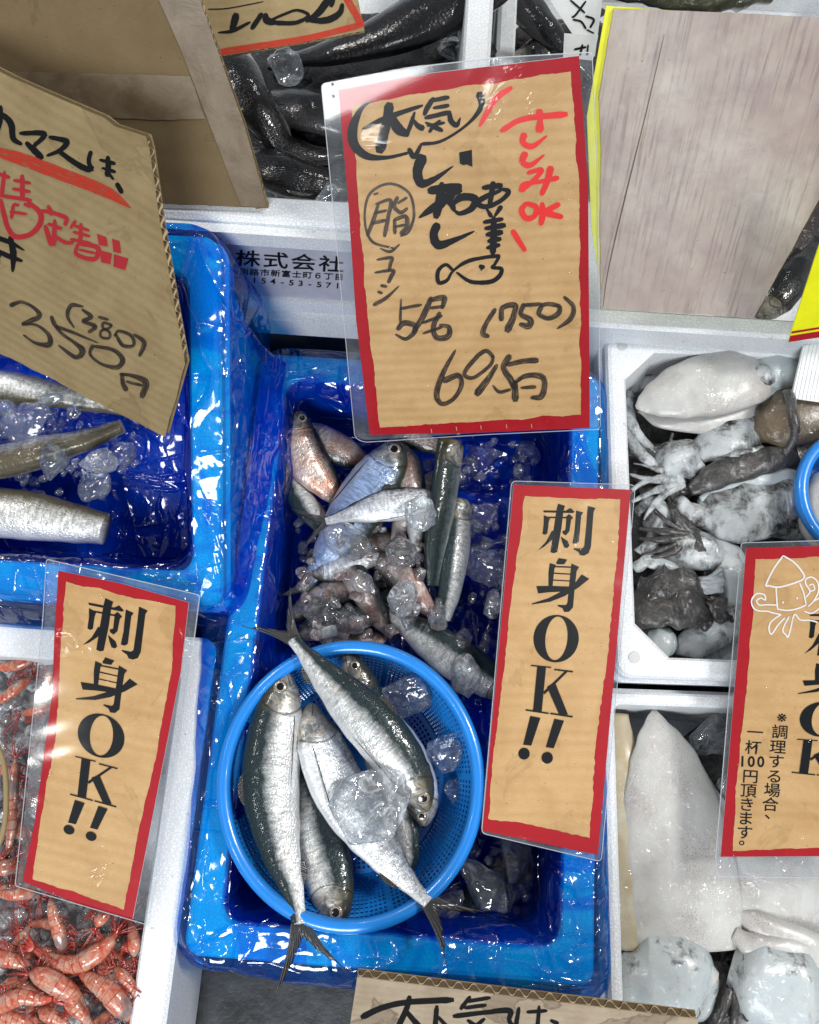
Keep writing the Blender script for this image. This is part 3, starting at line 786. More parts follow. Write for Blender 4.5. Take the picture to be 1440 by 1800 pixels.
def glyphs(ink, txt, place):
    """built-in font outline of each character put by place(i) -> (cx, cy, w, h, ang, bold)"""
    cu = bpy.data.curves.new('glyph', 'FONT'); ob = bpy.data.objects.new('glyph', cu); COL.objects.link(ob)
    for i, ch in enumerate(txt):
        cx, cy, w, h, ang, bold = place(i)
        cu.body = ch; cu.align_x = 'CENTER'; cu.offset = bold; cu.resolution_u = 4
        bpy.context.view_layer.update()
        me = ob.evaluated_get(bpy.context.evaluated_depsgraph_get()).to_mesh()
        if not len(me.vertices): continue
        b = len(ink.V); ca, sa = math.cos(ang), math.sin(ang); ink.k += 1
        for v in me.vertices:
            x, y = v.co.x * w, -(v.co.y - .33) * h
            ink.V.append(ink.pl.at(cx + x * ca - y * sa, cy + x * sa + y * ca, ink.off)); ink.UV.append((0, 0))
        for p in me.polygons: ink.F.append(tuple(b + q for q in p.vertices))
        ob.evaluated_get(bpy.context.evaluated_depsgraph_get()).to_mesh_clear()
    bpy.data.objects.remove(ob); bpy.data.curves.remove(cu)
def roundpoly(pts, r):
    out = []
    n = len(pts)
    for i in range(n):
        p, a, b = Vector(pts[i]), Vector(pts[i - 1]), Vector(pts[(i + 1) % n])
        s, e = p + (a - p).normalized() * r, p + (b - p).normalized() * r
        for t in (0, .25, .5, .75, 1): out.append(tuple((s * (1 - t) + p * t) * (1 - t) + (p * (1 - t) + e * t) * t))
    return out
def laminated(name, label, pl, outer, red, kraftq, catg='sign', sleeve=True, rnd=10, frame_mat='red', kmat='kraftl', jag=3.0, seed=1, grp=None):
    c = sum((pl.at(*p) for p in outer), Vector()) / len(outer)
    t = thing(name, label, catg, c, grp)
    flatpoly('card', pl, red, 0, 'white', t, th=.0012)
    flatpoly('border', pl, red, .0003, frame_mat, t)
    if kraftq: flatpoly('kraft_panel', pl, kraftq, .0006, kmat, t, jag=jag, jseed=seed, jper=4)
    if sleeve:
        flatpoly('clear_sleeve', pl, roundpoly(outer, rnd), .0016, 'sleeve', t)
        flatpoly('sleeve_back', pl, roundpoly(outer, rnd), -.0016, 'sleevem', t)
        q = roundpoly(outer, rnd)
        pts = [pl.at(x, y, .0012) for x, y in q]
        tubeobj('sleeve_edge', pts + [pts[0]], .00035, 'sleeve_edge', t, 5)
    return t
def hom(src, dst):
    """bilinear-ish projective map from quad src to quad dst"""
    import numpy as np
    A = []; B = []
    for (x, y), (X, Y) in zip(src, dst):
        A.append([x, y, 1, 0, 0, 0, -X * x, -X * y]); B.append(X)
        A.append([0, 0, 0, x, y, 1, -Y * x, -Y * y]); B.append(Y)
    h = list(np.linalg.solve(np.array(A, float), np.array(B, float))) + [1]
    def f(p):
        w = h[6] * p[0] + h[7] * p[1] + 1
        return ((h[0] * p[0] + h[1] * p[1] + h[2]) / w, (h[3] * p[0] + h[4] * p[1] + h[5]) / w)
    return f
# printed lettering of the narrow signs in the photo pixels of the right-hand one
A5 = lambda pts: tr(pts, (800, 740), 3.6)
A4 = lambda pts: tr(pts, (840, 830), 2.61)
def ell(cx, cy, rx, ry, n=40, rot=0, rev=False):
    o = [(cx + rx * math.cos(a) * math.cos(rot) - ry * math.sin(a) * math.sin(rot), cy + rx * math.cos(a) * math.sin(rot) + ry * math.sin(a) * math.cos(rot)) for a in [2 * math.pi * i / n for i in range(n)]]
    return o[::-1] if rev else o
PRINT = [A5(p) for p in [
    [(650, 525), (695, 538), (690, 552), (684, 575), (672, 680), (645, 830), (625, 838), (603, 832), (622, 690), (642, 560)],
    [(557, 567), (700, 569), (727, 552), (755, 575), (745, 584), (560, 580)],
    [(560, 598), (602, 612), (592, 640), (583, 712), (568, 722), (552, 715), (560, 650)],
    [(590, 606), (705, 608), (705, 618), (590, 616)],
    [(700, 608), (720, 590), (746, 612), (733, 628), (722, 700), (700, 725), (682, 715), (676, 700), (697, 690), (703, 620)],
    [(612, 695), (642, 700), (610, 755), (565, 795), (525, 818), (575, 765)],
    [(668, 732), (712, 762), (722, 790), (710, 805), (690, 802), (676, 765)],
    [(765, 568), (810, 580), (797, 600), (782, 765), (765, 778), (742, 775), (755, 700)],
    [(838, 538), (887, 552), (875, 575), (858, 800), (843, 838), (815, 853), (790, 850), (780, 830), (748, 812), (750, 806), (802, 808), (816, 795), (830, 650)],
    [(655, 868), (708, 878), (690, 908), (645, 908), (638, 900)],
    [(598, 900), (637, 912), (627, 940), (615, 1052), (590, 1057), (590, 960)],
    [(625, 918), (755, 922), (755, 931), (625, 927)],
    [(735, 903), (784, 925), (768, 950), (755, 1060), (745, 1180), (720, 1208), (690, 1210), (678, 1185), (648, 1172), (650, 1164), (700, 1166), (710, 1150), (725, 1000)],
    [(622, 960), (745, 968), (745, 975), (622, 968)], [(616, 1004), (742, 1011), (742, 1018), (616, 1011)],
    [(513, 1046), (600, 1044), (745, 1050), (742, 1078), (600, 1084), (525, 1092)],
    [(800, 972), (848, 1000), (775, 1058), (690, 1110), (600, 1145), (485, 1162), (485, 1155), (590, 1122), (690, 1070), (755, 1030)]]]
def oring():
    q = ell(638, 1378, 143, 150, 48, .12); i = ell(640, 1376, 70, 138, 48, .10)
    return [A5([q[k], q[(k + 1) % 48], i[(k + 1) % 48], i[k]]) for k in range(48)]
PRINT += oring()
PRINT += [A4(p) for p in [
    [(243, 884), (335, 893), (335, 899), (243, 890)], [(272, 888), (312, 892), (292, 1098), (252, 1094)], [(219, 1087), (324, 1103), (324, 1110), (218, 1094)],
    [(350, 902), (435, 912), (435, 919), (350, 909)], [(400, 912), (412, 915), (305, 1020), (300, 1008)],
    [(316, 985), (352, 962), (412, 1112), (372, 1112)], [(331, 1103), (434, 1118), (433, 1126), (331, 1110)],
    [(240, 1118), (286, 1127), (244, 1254), (207, 1250)], [(350, 1131), (394, 1140), (347, 1266), (311, 1261)],
    ell(211, 1291, 26, 27, 24), ell(317, 1310, 26, 27, 24)]]

# ================================================================= THE STALL
o = mesh('stall_top', [(-2.5, -2, 0), (2.5, -2, 0), (2.5, 3, 0), (-2.5, 3, 0)], [(0, 1, 2, 3)], MAT['wet'], smooth=False); o['kind'] = 'structure'
F4, F35, F2_ = frame(4.1), frame(3.5), frame(2.0)
# --- central crate
z1 = .13
u0, v1 = uvof(F4, 455, 612, z1); u1, v0 = uvof(F4, 1052, 1748, z1)
CR = (u0, v0, u1, v1)
foambox('foam_crate', 'white foam crate under the blue liner holding the colander of sardines', F4, CR, .002, z1, .035, .028, .012, .012)
def lumpsC(p):
    a = P(850, 860, .05); d = math.hypot(p.x - a.x, p.y - a.y)
    return max(0, 1 - d / .075) * .030 * (1 + 1.2 * noise.noise(p * 45))
liner('plastic_liner', 'shiny blue plastic liner folded over the rim of the middle crate under the colander', F4, CR, z1, .046, .028, .085, .015, lumpsC, seed=3)
# --- left crate: its far end is propped up
ZF, ZR = .15, .288
_, v0L = uvof(F35, 200, 1060, ZF); _, v1L = uvof(F35, 300, 398, ZR)
SL = (ZR - ZF) / (v1L - v0L)
def zt(px, py, z):
    """height of a point of the tilted crate whose height in the untilted crate is z"""
    h = z
    for _ in range(30): h = z + SL * (uvof(F35, px, py, h)[1] - v0L)
    return h
def T3(pts): return [(x, y, zt(x, y, z)) for x, y, z in pts]
u1, _ = uvof(F35, 395, 600, zt(395, 600, ZF)); u0, _ = uvof(F35, -330, 800, zt(-330, 800, ZF))
LR = (u0, v0L, u1, v1L)
def tilt(o):
    for q in [o] + list(o.children):
        if q.type != 'MESH': continue
        b = org(q)
        for v in q.data.vertices:
            w = v.co + b; v.co.z += SL * (w.dot(F35[1]) - v0L) if w.z > .03 else 0
tilt(foambox('foam_crate', 'white foam crate under the blue liner holding long silver fish trunks', F35, LR, .002, ZF, .045, .026, .012, .012))
tilt(liner('plastic_liner', 'crumpled blue plastic liner of the left crate beside the 350 yen board', F35, LR, ZF, .06, .026, .11, .015, None, seed=11))
# --- shrimp box
z1 = .12
u1, _ = uvof(F4, 299, 1739, z1); _, v1 = uvof(F4, 40, 1098, z1); _, v0 = uvof(F4, 100, 2050, z1); u0, _ = uvof(F4, -330, 1500, z1)
foambox('foam_crate', 'white foam crate at the lower left filled with red shrimp on ice', F4, (u0, v0, u1, v1), .002, z1, .07, .026, .012, .012, lip=False)
# --- squid boxes
z1 = .13
u0, v1 = uvof(F2_, 1058, 580, z1); _, v0 = uvof(F2_, 1083, 1197, z1); u1, _ = uvof(F2_, 1640, 900, z1)
foambox('foam_crate', 'beaded white foam crate with ink-stained squid and round corner marks', F2_, (u0, v0, u1, v1), .002, z1, .06, .0195, .012, .026, True, pins=True)
z1 = .12
u0, v1 = uvof(F2_, 1050, 1207, z1); _, v0 = uvof(F2_, 1083, 2000, z1); u1, _ = uvof(F2_, 1640, 1400, z1)
foambox('foam_crate', 'white foam crate at the lower right holding big pale squid', F2_, (u0, v0, u1, v1), .002, z1, .05, .013, .008, .006)
# --- rear boxes
ZA = .275
_, va = uvof(F4, 440, 402, ZA - .010); ua, _ = uvof(F4, 868, 0, ZA)
ua0, _ = uvof(F4, -250, 300, ZA)
A = foambox('foam_crate', 'white foam crate at the back with printed company name on its front, holding black fish', F4, (ua0, va, ua, va + .42), .137, ZA, .165, .021, .010, .012, lip=False)
def vplane(v, off=0.0):
    pl = Plane.__new__(Plane); pl.n = -F4[1]; pl.u = F4[0]; pl.v = UP.copy(); pl.o = F4[1] * (v - off); return pl
FP = vplane(va)
def slab(px0, px1, yA, yB, slope, th, off, name, mat, parent):
    q = [(px0, yA + (px0 - 440) * slope), (px1, yA + (px1 - 440) * slope), (px1, yB + (px1 - 440) * slope), (px0, yB + (px0 - 440) * slope)]
    return flatpoly(name, FP, q, off, mat, parent, th=th)
slab(150, 860, 395, 416, .066, .012, .0075, 'lip', 'foam', A)
slab(150, 860, 517, 534, .066, .010, .0045, 'rib', 'foam', A)
slab(150, 860, 548, 572, .066, .010, .0065, 'rib', 'foam', A)
slab(300, 760, 419, 515, .066, .003, .0012, 'printed_panel', 'label', A)
ink = Inker(FP, .0017)
a7 = math.atan(.066)
glyphs(ink, '株式会社', lambda i: (436 + i * 49, 452 + i * 3.4, 46, 30, a7, .012))
glyphs(ink, '釧路市新富士町６丁目', lambda i: (429 + i * 18.6, 474.5 + i * 1.05, 17.5, 12.5, a7 * .8, .015))
glyphs(ink, '154-53-571', lambda i: (448 + i * 16.2, 489.5 + i * 1.1, 20, 13, a7 * .8, .012))
ink.done('lettering', 'black', A)
rs = []
lo = rrect(ua0 + .01, va + .012, ua - .01, va + .41, .01, 4); vs, fs = loft([(lo, .0015), (lo, .136)], F4)
o = mesh('stall_shelf', vs, fs, MAT['grey'], smooth=False); o['kind'] = 'structure'
ZB = .16
ub, _ = uvof(F4, 878, 0, ZB); _, vb = uvof(F4, 1080, 574, ZB); ub1, _ = uvof(F4, 1640, 300, ZB)
ub = max(ub, ua + .003)
foambox('foam_crate', 'white foam crate at the upper right behind the grey stained board', F4, (ub, vb, ub1, vb + .46), .002, ZB, .07, .017, .008, .010, lip=False)

# ================================================================= COLANDERS
def colander(name, label, c, rx, ry, grp):
    t = thing(name, label, 'colander', (c.x, c.y, c.z - .055), grp)
    def ringp(rr, z, n): return [Vector((c.x + rx * rr * math.cos(2 * math.pi * i / n), c.y + ry * rr * math.sin(2 * math.pi * i / n), c.z + z)) for i in range(n)]
    # rolled rim
    n = 96; m = 14; vs = []; fs = []
    for i in range(n):
        a = 2 * math.pi * i / n; ca, sa = math.cos(a), math.sin(a)
        for j in range(m):
            b = 2 * math.pi * j / m
            q = .0052 * math.cos(b); h = .0045 * math.sin(b) + (.0016 if math.sin(b) > 0 else 0)
            vs.append(Vector((c.x + (rx - .0045 + q) * ca, c.y + (ry - .0045 + q) * sa, c.z + h + .0008 * math.sin(a * 3))))
    for i in range(n):
        for j in range(m):
            p, r = i * m + j, ((i + 1) % n) * m + j; p2, r2 = i * m + (j + 1) % m, ((i + 1) % n) * m + (j + 1) % m
            fs.append((p, r, r2, p2))
    mesh('rim', vs, fs, MAT['bluepl'], t)
    # pierced wall and floor: real holes
    def lattice(nm, grid, nu, nv, closed, hole):
        vs, fs = [], []; cols = nu if closed else nu + 1
        for i in range(cols):
            for j in range(nv + 1): vs.append(grid(i, j) - Vector(t.location))
        for i in range(nu):
            for j in range(nv):
                q = (i * (nv + 1) + j, ((i + 1) % cols) * (nv + 1) + j, ((i + 1) % cols) * (nv + 1) + j + 1, i * (nv + 1) + j + 1)
                if not hole(i, j): fs.append(q); continue
                cc = sum((vs[x] for x in q), Vector()) / 4; b = len(vs)
                for x in q: vs.append(cc + (vs[x] - cc) * .60)
                for x in range(4): fs.append((q[x], q[(x + 1) % 4], b + (x + 1) % 4, b + x))
        me = bpy.data.meshes.new(nm); me.from_pydata(vs, [], fs); me.materials.append(MAT['bluepl'])
        ob = bpy.data.objects.new(nm, me); COL.objects.link(ob); ob.parent = t
        md = ob.modifiers.new('t', 'SOLIDIFY'); md.thickness = .0011; md.offset = 0
        return ob
    NW, NR = 160, 14
    def wall(i, j):
        f = j / NR; a = 2 * math.pi * i / NW; rr = .955 - .235 * f - .02 * math.sin(f * 3.14); z = -.002 - .050 * f ** .9 - (.004 * f ** 6)
        return Vector((c.x + rx * rr * math.cos(a), c.y + ry * rr * math.sin(a), c.z + z))
    lattice('pierced_wall', wall, NW, NR, True, lambda i, j: 0 < j < NR - 1 and i % 32 > 0)
    NB = 110; NF = 20
    def floor(i, j):
        f = 1 - j / NF * .90; a = 2 * math.pi * i / NB
        return Vector((c.x + rx * .72 * f * math.cos(a), c.y + ry * .72 * f * math.sin(a), c.z - .056))
    lattice('pierced_floor', floor, NB, NF, True, lambda i, j: j > 0 and (i % 2 == 0 or j < 13) and i % 22 > 0 and j < 17)
    vs, fs = loft([([(p.x, p.y) for p in ringp(.078, 0, 40)], c.z - .0568), ([(p.x, p.y) for p in ringp(.078, 0, 40)], c.z - .0555)], (Vector((1, 0, 0)), Vector((0, 1, 0))))
    mesh('hub', vs, fs, MAT['bluepl'], t)
    vs = []; fs = []
    for k, (rr, zz) in enumerate([(.70, -.0568), (.70, -.0595), (.685, -.0595), (.685, -.0568)]): vs += ringp(rr, zz, 60)
    for k in range(4):
        for i in range(60): fs.append((k * 60 + i, k * 60 + (i + 1) % 60, ((k + 1) % 4) * 60 + (i + 1) % 60, ((k + 1) % 4) * 60 + i))
    mesh('foot_ring', vs, fs, MAT['bluepl'], t)
    return t
c0 = P(617, 1385, .140)
colander('colander', 'round blue pierced plastic colander full of sardines', Vector((c0.x, (P(617, 1127, .14).y + P(617, 1640, .14).y) / 2, .140)), .0989, .1026, 'blue colanders')
c1 = P(1524, 872, .136)
colander('colander', 'blue plastic colander cut off by the right edge among the inky squid', c1, .0585, .0585, 'blue colanders')

# ================================================================= FISH
G = 'sardines in the colander'; H = 'sardines heaped on ice behind the colander'
FISHES = [
 ('silver sardine lying down the left side of the colander, head up', [(503, 1176, .136), (494, 1230, .139), (480, 1310, .139), (477, 1390, .138), (492, 1490, .138), (516, 1570, .141), (527, 1625, .146)], 47, dict(dorsal=1, grp=G, fork=(88, 26), roll=12)),
 ('topmost sardine lying diagonally across the colander with its tail over the rim', [(752, 1425, .136), (728, 1376, .144), (680, 1306, .150), (616, 1236, .153), (556, 1172, .153), (514, 1122, .154)], 44, dict(dorsal=1, grp=G, fork=(80, 30), roll=8)),
 ('sardine with its head down at the bottom rim of the colander', [(592, 1632, .128), (588, 1590, .130), (572, 1520, .124), (545, 1430, .117), (520, 1340, .112), (508, 1260, .110)], 46, dict(dorsal=1, grp=G, tail=False, roll=10, pect=False)),
 ('pale sardine lying belly up in the middle of the colander, tail over the lower rim', [(545, 1236, .128), (556, 1285, .131), (592, 1375, .131), (650, 1465, .134), (712, 1545, .142), (754, 1586, .147)], 52, dict(mat='sardinew', dorsal=-1, grp=G, roll=-42, fork=(82, 34), eye=False)),
 ('sardine whose golden head peeks out above the diagonal one in the colander', [(606, 1140, .128), (626, 1186, .128), (664, 1290, .114), (700, 1400, .110), (722, 1500, .112), (700, 1560, .112)], 36, dict(dorsal=-1, grp=G, fork=(60, 20))),
 ('sardine head poking out under the nose of the diagonal sardine', [(747, 1452, .121), (742, 1412, .123), (722, 1350, .118), (690, 1280, .112), (655, 1220, .108)], 34, dict(mat='sardineb', dorsal=-1, grp=G, tail=False, fins=False)),
 ('pinkish sardine leaning in the far left corner of the middle crate', [(528, 722, .108), (526, 765, .106), (545, 815, .100), (580, 860, .094), (615, 900, .085)], 38, dict(mat='sardinep', dorsal=-1, grp=H, tail=False, fins=False, roll=-10)),
 ('small sardine head beside the pinkish one in the far left corner', [(540, 745, .094), (570, 775, .094), (615, 800, .090), (665, 835, .08)], 30, dict(mat='sardinep', dorsal=1, grp=H, tail=False, fins=False)),
 ('bluish sardine with its head up at the middle of the heap, eye showing', [(697, 772, .116), (682, 812, .116), (652, 860, .112), (610, 925, .104), (570, 985, .098), (535, 1035, .094)], 50, dict(mat='sardineb', dorsal=-1, grp=H, fork=(45, 16), roll=4)),
 ('sardine lying crosswise on the heap with its forked tail to the left', [(790, 880, .108), (735, 884, .118), (680, 888, .122), (620, 903, .120), (572, 916, .120)], 30, dict(mat='sardinew', dorsal=1, grp=H, fork=(62, 24), eye=False, roll=5)),
 ('dark sardine trunk standing along the right of the heap', [(792, 778, .118), (786, 830, .120), (776, 900, .118), (766, 960, .112), (762, 1030, .104)], 29, dict(mat='sardined', dorsal=1, grp=H, tail=False, eye=False, fins=False, roll=40, prof=[(0, .82), (.02, .98), (.3, 1.0), (.7, .85), (1, .5)])),
 ('second dark sardine trunk with a white belly, below the first', [(806, 880, .100), (802, 950, .102), (794, 1020, .102), (780, 1090, .100)], 27, dict(mat='sardine', dorsal=1, grp=H, tail=False, eye=False, fins=False, roll=20, prof=[(0, .7), (.05, .95), (.4, 1.0), (.8, .75), (1, .45)])),
 ('thin silver sardine slipping under the pinkish one in the far left corner', [(500, 800, .090), (520, 860, .094), (555, 915, .094), (600, 960, .088)], 24, dict(mat='sardine', dorsal=1, grp=H, tail=False, eye=False, fins=False, roll=20)),
 ('silver sardine squeezed between the bluish one and the dark trunk', [(760, 830, .100), (742, 880, .106), (735, 940, .106), (738, 1000, .098)], 24, dict(mat='sardine', dorsal=-1, grp=H, tail=False, eye=False, fins=False, roll=-15)),
 ('silver sardine under the ice left of the orange one', [(545, 1010, .096), (600, 1000, .102), (650, 985, .102), (700, 985, .094)], 22, dict(mat='sardinew', dorsal=1, grp=H, tail=False, eye=False, fins=False, roll=0)),
 ('dark backed sardine crossing low at the foot of the heap', [(520, 1120, .088), (580, 1095, .096), (645, 1085, .096), (700, 1075, .09)], 25, dict(mat='sardine', dorsal=-1, grp=H, tail=False, eye=False, fins=False, roll=25)),
 ('sardine half under ice just above the rim of the colander', [(905, 1225, .088), (850, 1190, .098), (790, 1150, .104), (730, 1108, .102), (665, 1060, .094)], 36, dict(mat='sardine', dorsal=1, grp=H, tail=False, eye=False, fins=False, roll=15)),
 ('dark sardine sunk under the ice between the heap and the colander', [(590, 1140, .07), (640, 1080, .074), (700, 1010, .078), (740, 940, .08)], 36, dict(mat='sardined', dorsal=1, grp=H, tail=False, eye=False, fins=False)),
 ('dark sardine under ice at the lower right of the colander', [(960, 1500, .06), (900, 1540, .066), (830, 1590, .068), (770, 1620, .066)], 34, dict(mat='sardined', dorsal=1, grp=H, tail=False, eye=False, fins=False)),
]
for lab, pts, half, kw in FISHES: fish('sardine', lab, pts, half, **kw)
B = 'silver fish trunks in the left crate'
fish('cut_fish', 'thick silver fish trunk with a cut end, lowest in the left crate', T3([(-160, 905, .112), (-60, 898, .114), (40, 905, .114), (120, 918, .114), (186, 930, .114)]), 44, mat='barra', dorsal=-1, tail=False, eye=False, fins=False, grp=B, prof=[(0, .9), (.3, 1.02), (.6, 1.0), (.85, .80), (.96, .66), (.99, .64), (1, .63)], thk=.8, roll=8)
fish('cut_fish', 'white silver fish trunk just under the lower edge of the 350 yen board', T3([(-150, 670, .115), (-40, 676, .117), (60, 688, .117), (150, 705, .112), (220, 722, .104)]), 33, mat='barra', dorsal=1, tail=False, eye=False, fins=False, grp=B, prof=[(0, 1), (.5, .95), (.8, .6), (1, .3)], thk=.8)
fish('cut_fish', 'olive brown fish tail half covered with ice in the left crate', T3([(-80, 822, .104), (10, 810, .106), (90, 790, .106), (160, 770, .100), (215, 748, .094)]), 40, mat='barra', dorsal=1, tail=False, eye=False, fins=False, grp=B, prof=[(0, 1), (.5, .9), (.8, .62), (1, .4)], thk=.8, roll=50)

for l, p, w, d in [('torn reddish sardine beside the eye of the bluish one', [(700, 782, .102), (722, 840, .112), (716, 905, .108), (690, 965, .096)], 30, -1),
      ('orange brown sardine behind the dark trunk, under the big sign', [(690, 765, .094), (745, 778, .100), (800, 800, .096)], 20, 1),
      ('reddish sardine left of the ice at the heap centre', [(600, 975, .094), (632, 1025, .106), (668, 1085, .098), (690, 1120, .09)], 27, -1),
      ('bent orange sardine right of the heap centre', [(655, 985, .094), (702, 1012, .108), (742, 1062, .102), (760, 1100, .09)], 29, 1),
      ('long brownish sardine at the left of the lower heap', [(515, 1085, .084), (570, 1050, .096), (630, 1034, .094), (680, 1030, .086)], 27, 1),
      ('dark red sardine deep in the middle of the heap', [(600, 965, .080), (680, 950, .090), (760, 955, .086)], 28, -1),
      ('small pinkish sardine crossing under the forked tail', [(530, 870, .080), (570, 930, .088), (600, 990, .084)], 24, 1),
      ('brownish sardine bending round the foot of the heap', [(560, 1110, .076), (620, 1130, .082), (690, 1110, .080)], 26, -1)]:
    fish('sardine', l, p, w * .88, mat='sardiner', dorsal=d, grp=H, tail=False, eye=False, fins=False, roll=R.uniform(-30, 30), prof=[(0, .35), (.06, .7), (.2, .95), (.5, 1.0), (.8, .75), (.94, .4), (1, .25)])
def blob(name, label, catg, pts, prof, mat, thick=.7, nz=.002, nzs=45, grp=None, seed=0, n=28, m=22):
    o = sweep(name, pts, prof, mat, None, thick, n, m, nz=nz, nzs=nzs, seed=seed, loc=P(*pts[len(pts) // 2][:3]))
    return tag(o, label, catg, grp)
rnd = [(0, .25), (.12, .7), (.35, 1), (.65, 1), (.88, .7), (1, .25)]
def W_(k, p=rnd): return [(u, w * k) for u, w in p]

# ================================================================= ICE
CH = [(640, 1410, .154, 86, 'large wrinkled clear ice lump in the middle of the colander', 5, 'icef', (1.05, .88, .30), 5),
 (702, 1228, .121, 60, 'long clear ice piece in the upper right of the colander', 6, 'ice', (.55, 1.15, .45), 4),
 (786, 1322, .120, 40, 'clear ice piece against the right wall of the colander', 7, 'ice', (.8, 1, .5), 4),
 (796, 1388, .114, 26, 'small ice sliver below the others at the right of the colander', 8, 'ice', (1, .7, .4), 3),
 (822, 1192, .112, 42, 'crackled bright ice lump between colander and the right-hand OK sign', 9, 'icef', (.8, 1, .6), 4),
 (740, 900, .136, 38, 'frosted pink tinged ice on the torn fish piece', 10, 'icef', (.8, 1, .4), 4),
 (612, 950, .128, 44, 'grey ice lump over the tail of the bluish sardine', 11, 'iceg', (1, .75, .5), 4),
 (712, 972, .122, 36, 'clear dark ice lump above the orange fish piece', 12, 'iceg', (1, .9, .7), 4),
 (712, 1048, .128, 36, 'frosted ice on the orange fish piece', 13, 'icef', (1, .9, .5), 4),
 (636, 1022, .128, 26, 'thin ice over the rounded reddish piece', 14, 'iceg', (.7, 1, .5), 4),
 (558, 1068, .108, 34, 'ice lump at the left of the lower heap', 15, 'iceg', (1, .9, .6), 4),
 (612, 1090, .104, 34, 'ice lump above the left rim of the colander', 16, 'iceg', (1, .8, .6), 4),
 (770, 1085, .118, 26, 'ice lump at the foot of the dark trunk', 17, 'iceg', (.8, 1, .6), 4),
 (720, 1090, .112, 24, 'flat oval ice piece near the sardine above the colander', 18, 'ice', (1, .6, .5), 3),
 (812, 1130, .108, 26, 'ice piece over the sardine above the colander', 19, 'iceg', (1, .7, .6), 4),
 (858, 815, .066, 46, 'large blue looking ice lump under the corner of the big sign', 20, 'ice', (1, .9, .5), 4),
 (930, 795, .066, 30, 'blue looking ice lump in the far right corner of the middle crate', 21, 'ice', (1, .8, .6), 4),
 (850, 905, .068, 36, 'blue looking ice lump left of the right-hand OK sign, upper', 22, 'ice', (1, .9, .6), 4),
 (850, 992, .080, 44, 'blue looking ice lump left of the right-hand OK sign, middle', 23, 'ice', (1.1, .8, .6), 4),
 (868, 1062, .084, 26, 'small frosted ice lump left of the right-hand OK sign, lower', 24, 'icef', (1, .9, .6), 3),
 (850, 1560, .086, 50, 'melting clear ice right of the colander', 25, 'ice', (1.2, .7, .5), 4),
 (905, 1512, .084, 40, 'clear ice just below the right-hand OK sign', 26, 'iceg', (1.1, .8, .5), 4),
 (880, 1600, .076, 34, 'flat clear ice shard in the lower right of the middle crate', 27, 'ice', (1.3, .5, .3), 4),
 (770, 1600, .084, 40, 'ice beneath the tail at the lower rim of the colander', 28, 'ice', (1.2, .7, .4), 4),
 (48, 742, .140, 44, 'big clear ice lump at the left edge of the left crate', 29, 'ice', (1.1, .95, .5), 4),
 (92, 812, .128, 34, 'rounded ice lump between the fish trunks', 30, 'ice', (.95, 1, .7), 4),
 (178, 808, .122, 36, 'frosty ice lump right of the rounded one', 31, 'icef', (1.1, .75, .6), 4),
 (165, 852, .112, 34, 'ice lump above the cut end of the lowest trunk', 32, 'ice', (1, 1, .5), 4),
 (215, 800, .108, 26, 'ice lump by the lower corner of the 350 yen board', 33, 'ice', (1, 1, .6), 3),
 (128, 722, .132, 17, 'small ice nugget under the 350 yen board', 34, 'ice', (1, 1, .7), 3),
 (90, 700, .138, 20, 'small ice nugget on the white trunk', 35, 'ice', (1.3, .7, .6), 3),
 (8, 715, .140, 24, 'ice piece cut by the left edge of the picture', 36, 'ice', (1, .8, .6), 3),
 (498, 112, .262, 46, 'grey ice slab on the black fish below the upside-down board', 37, 'iceg', (1, 1, .4), 4),
 (568, 352, .235, 36, 'ice lump at the front wall of the black fish crate', 38, 'ice', (1.2, .6, .5), 4),
 (590, 190, .225, 60, 'dark ice film behind the left corner of the big sign', 39, 'iceg', (1.2, .7, .4), 4),
 (800, 85, .21, 55, 'ice heap in the right corner of the black fish crate', 40, 'ice', (1, 1, .5), 4),
 (1255, 1290, .085, 46, 'dark ice lump beside the tip of the largest squid', 41, 'iceg', (.8, 1, .5), 4),
 (1290, 1380, .085, 36, 'ice lump behind the squid and the OK sign at the right edge', 42, 'iceg', (.8, 1, .5), 4)]
for (x, y, z, r, l, s, mt, sq, sb) in CH: icechunk(x, y, zt(x, y, z) if 29 <= s <= 36 else z, r, l, s, mt, sq, sb)
crushed('crushed_ice', 'small bits of melting ice around the heaped sardines', scatter([(520, 900), (900, 760), (960, 800), (880, 1240), (760, 1130), (500, 1120)], .074, 170, 6, 17, 3, .012), 'iceg', 1)
crushed('crushed_ice', 'pinkish slush packed between the sardines of the heap', scatter([(520, 1000), (600, 930), (760, 930), (775, 1080), (700, 1120), (540, 1120)], .104, 60, 8, 19, 13, .010), 'icep', 9)
crushed('crushed_ice', 'small bits of ice in the left crate between the fish trunks', [(x, y, zt(x, y, z), r) for x, y, z, r in scatter([(-20, 700), (240, 760), (250, 860), (120, 880), (-20, 850)], .094, 90, 6, 14, 5)], 'ice', 2)
crushed('crushed_ice', 'small wet ice bits right of the colander', scatter([(830, 1500), (960, 1500), (930, 1600), (790, 1650)], .072, 36, 6, 15, 6), 'ice', 3)
crushed('crushed_ice', 'bed of crushed ice under the red shrimp', scatter([(-40, 1150), (110, 1150), (260, 1640), (230, 1810), (-40, 1810)], .082, 420, 9, 22, 7, .008), 'iceb', 4, 2)
crushed('crushed_ice', 'crushed ice between the black fish at the back', scatter([(440, 60), (860, 0), (840, 120), (600, 330), (470, 360)], .185, 90, 10, 26, 8), 'iceg', 5)

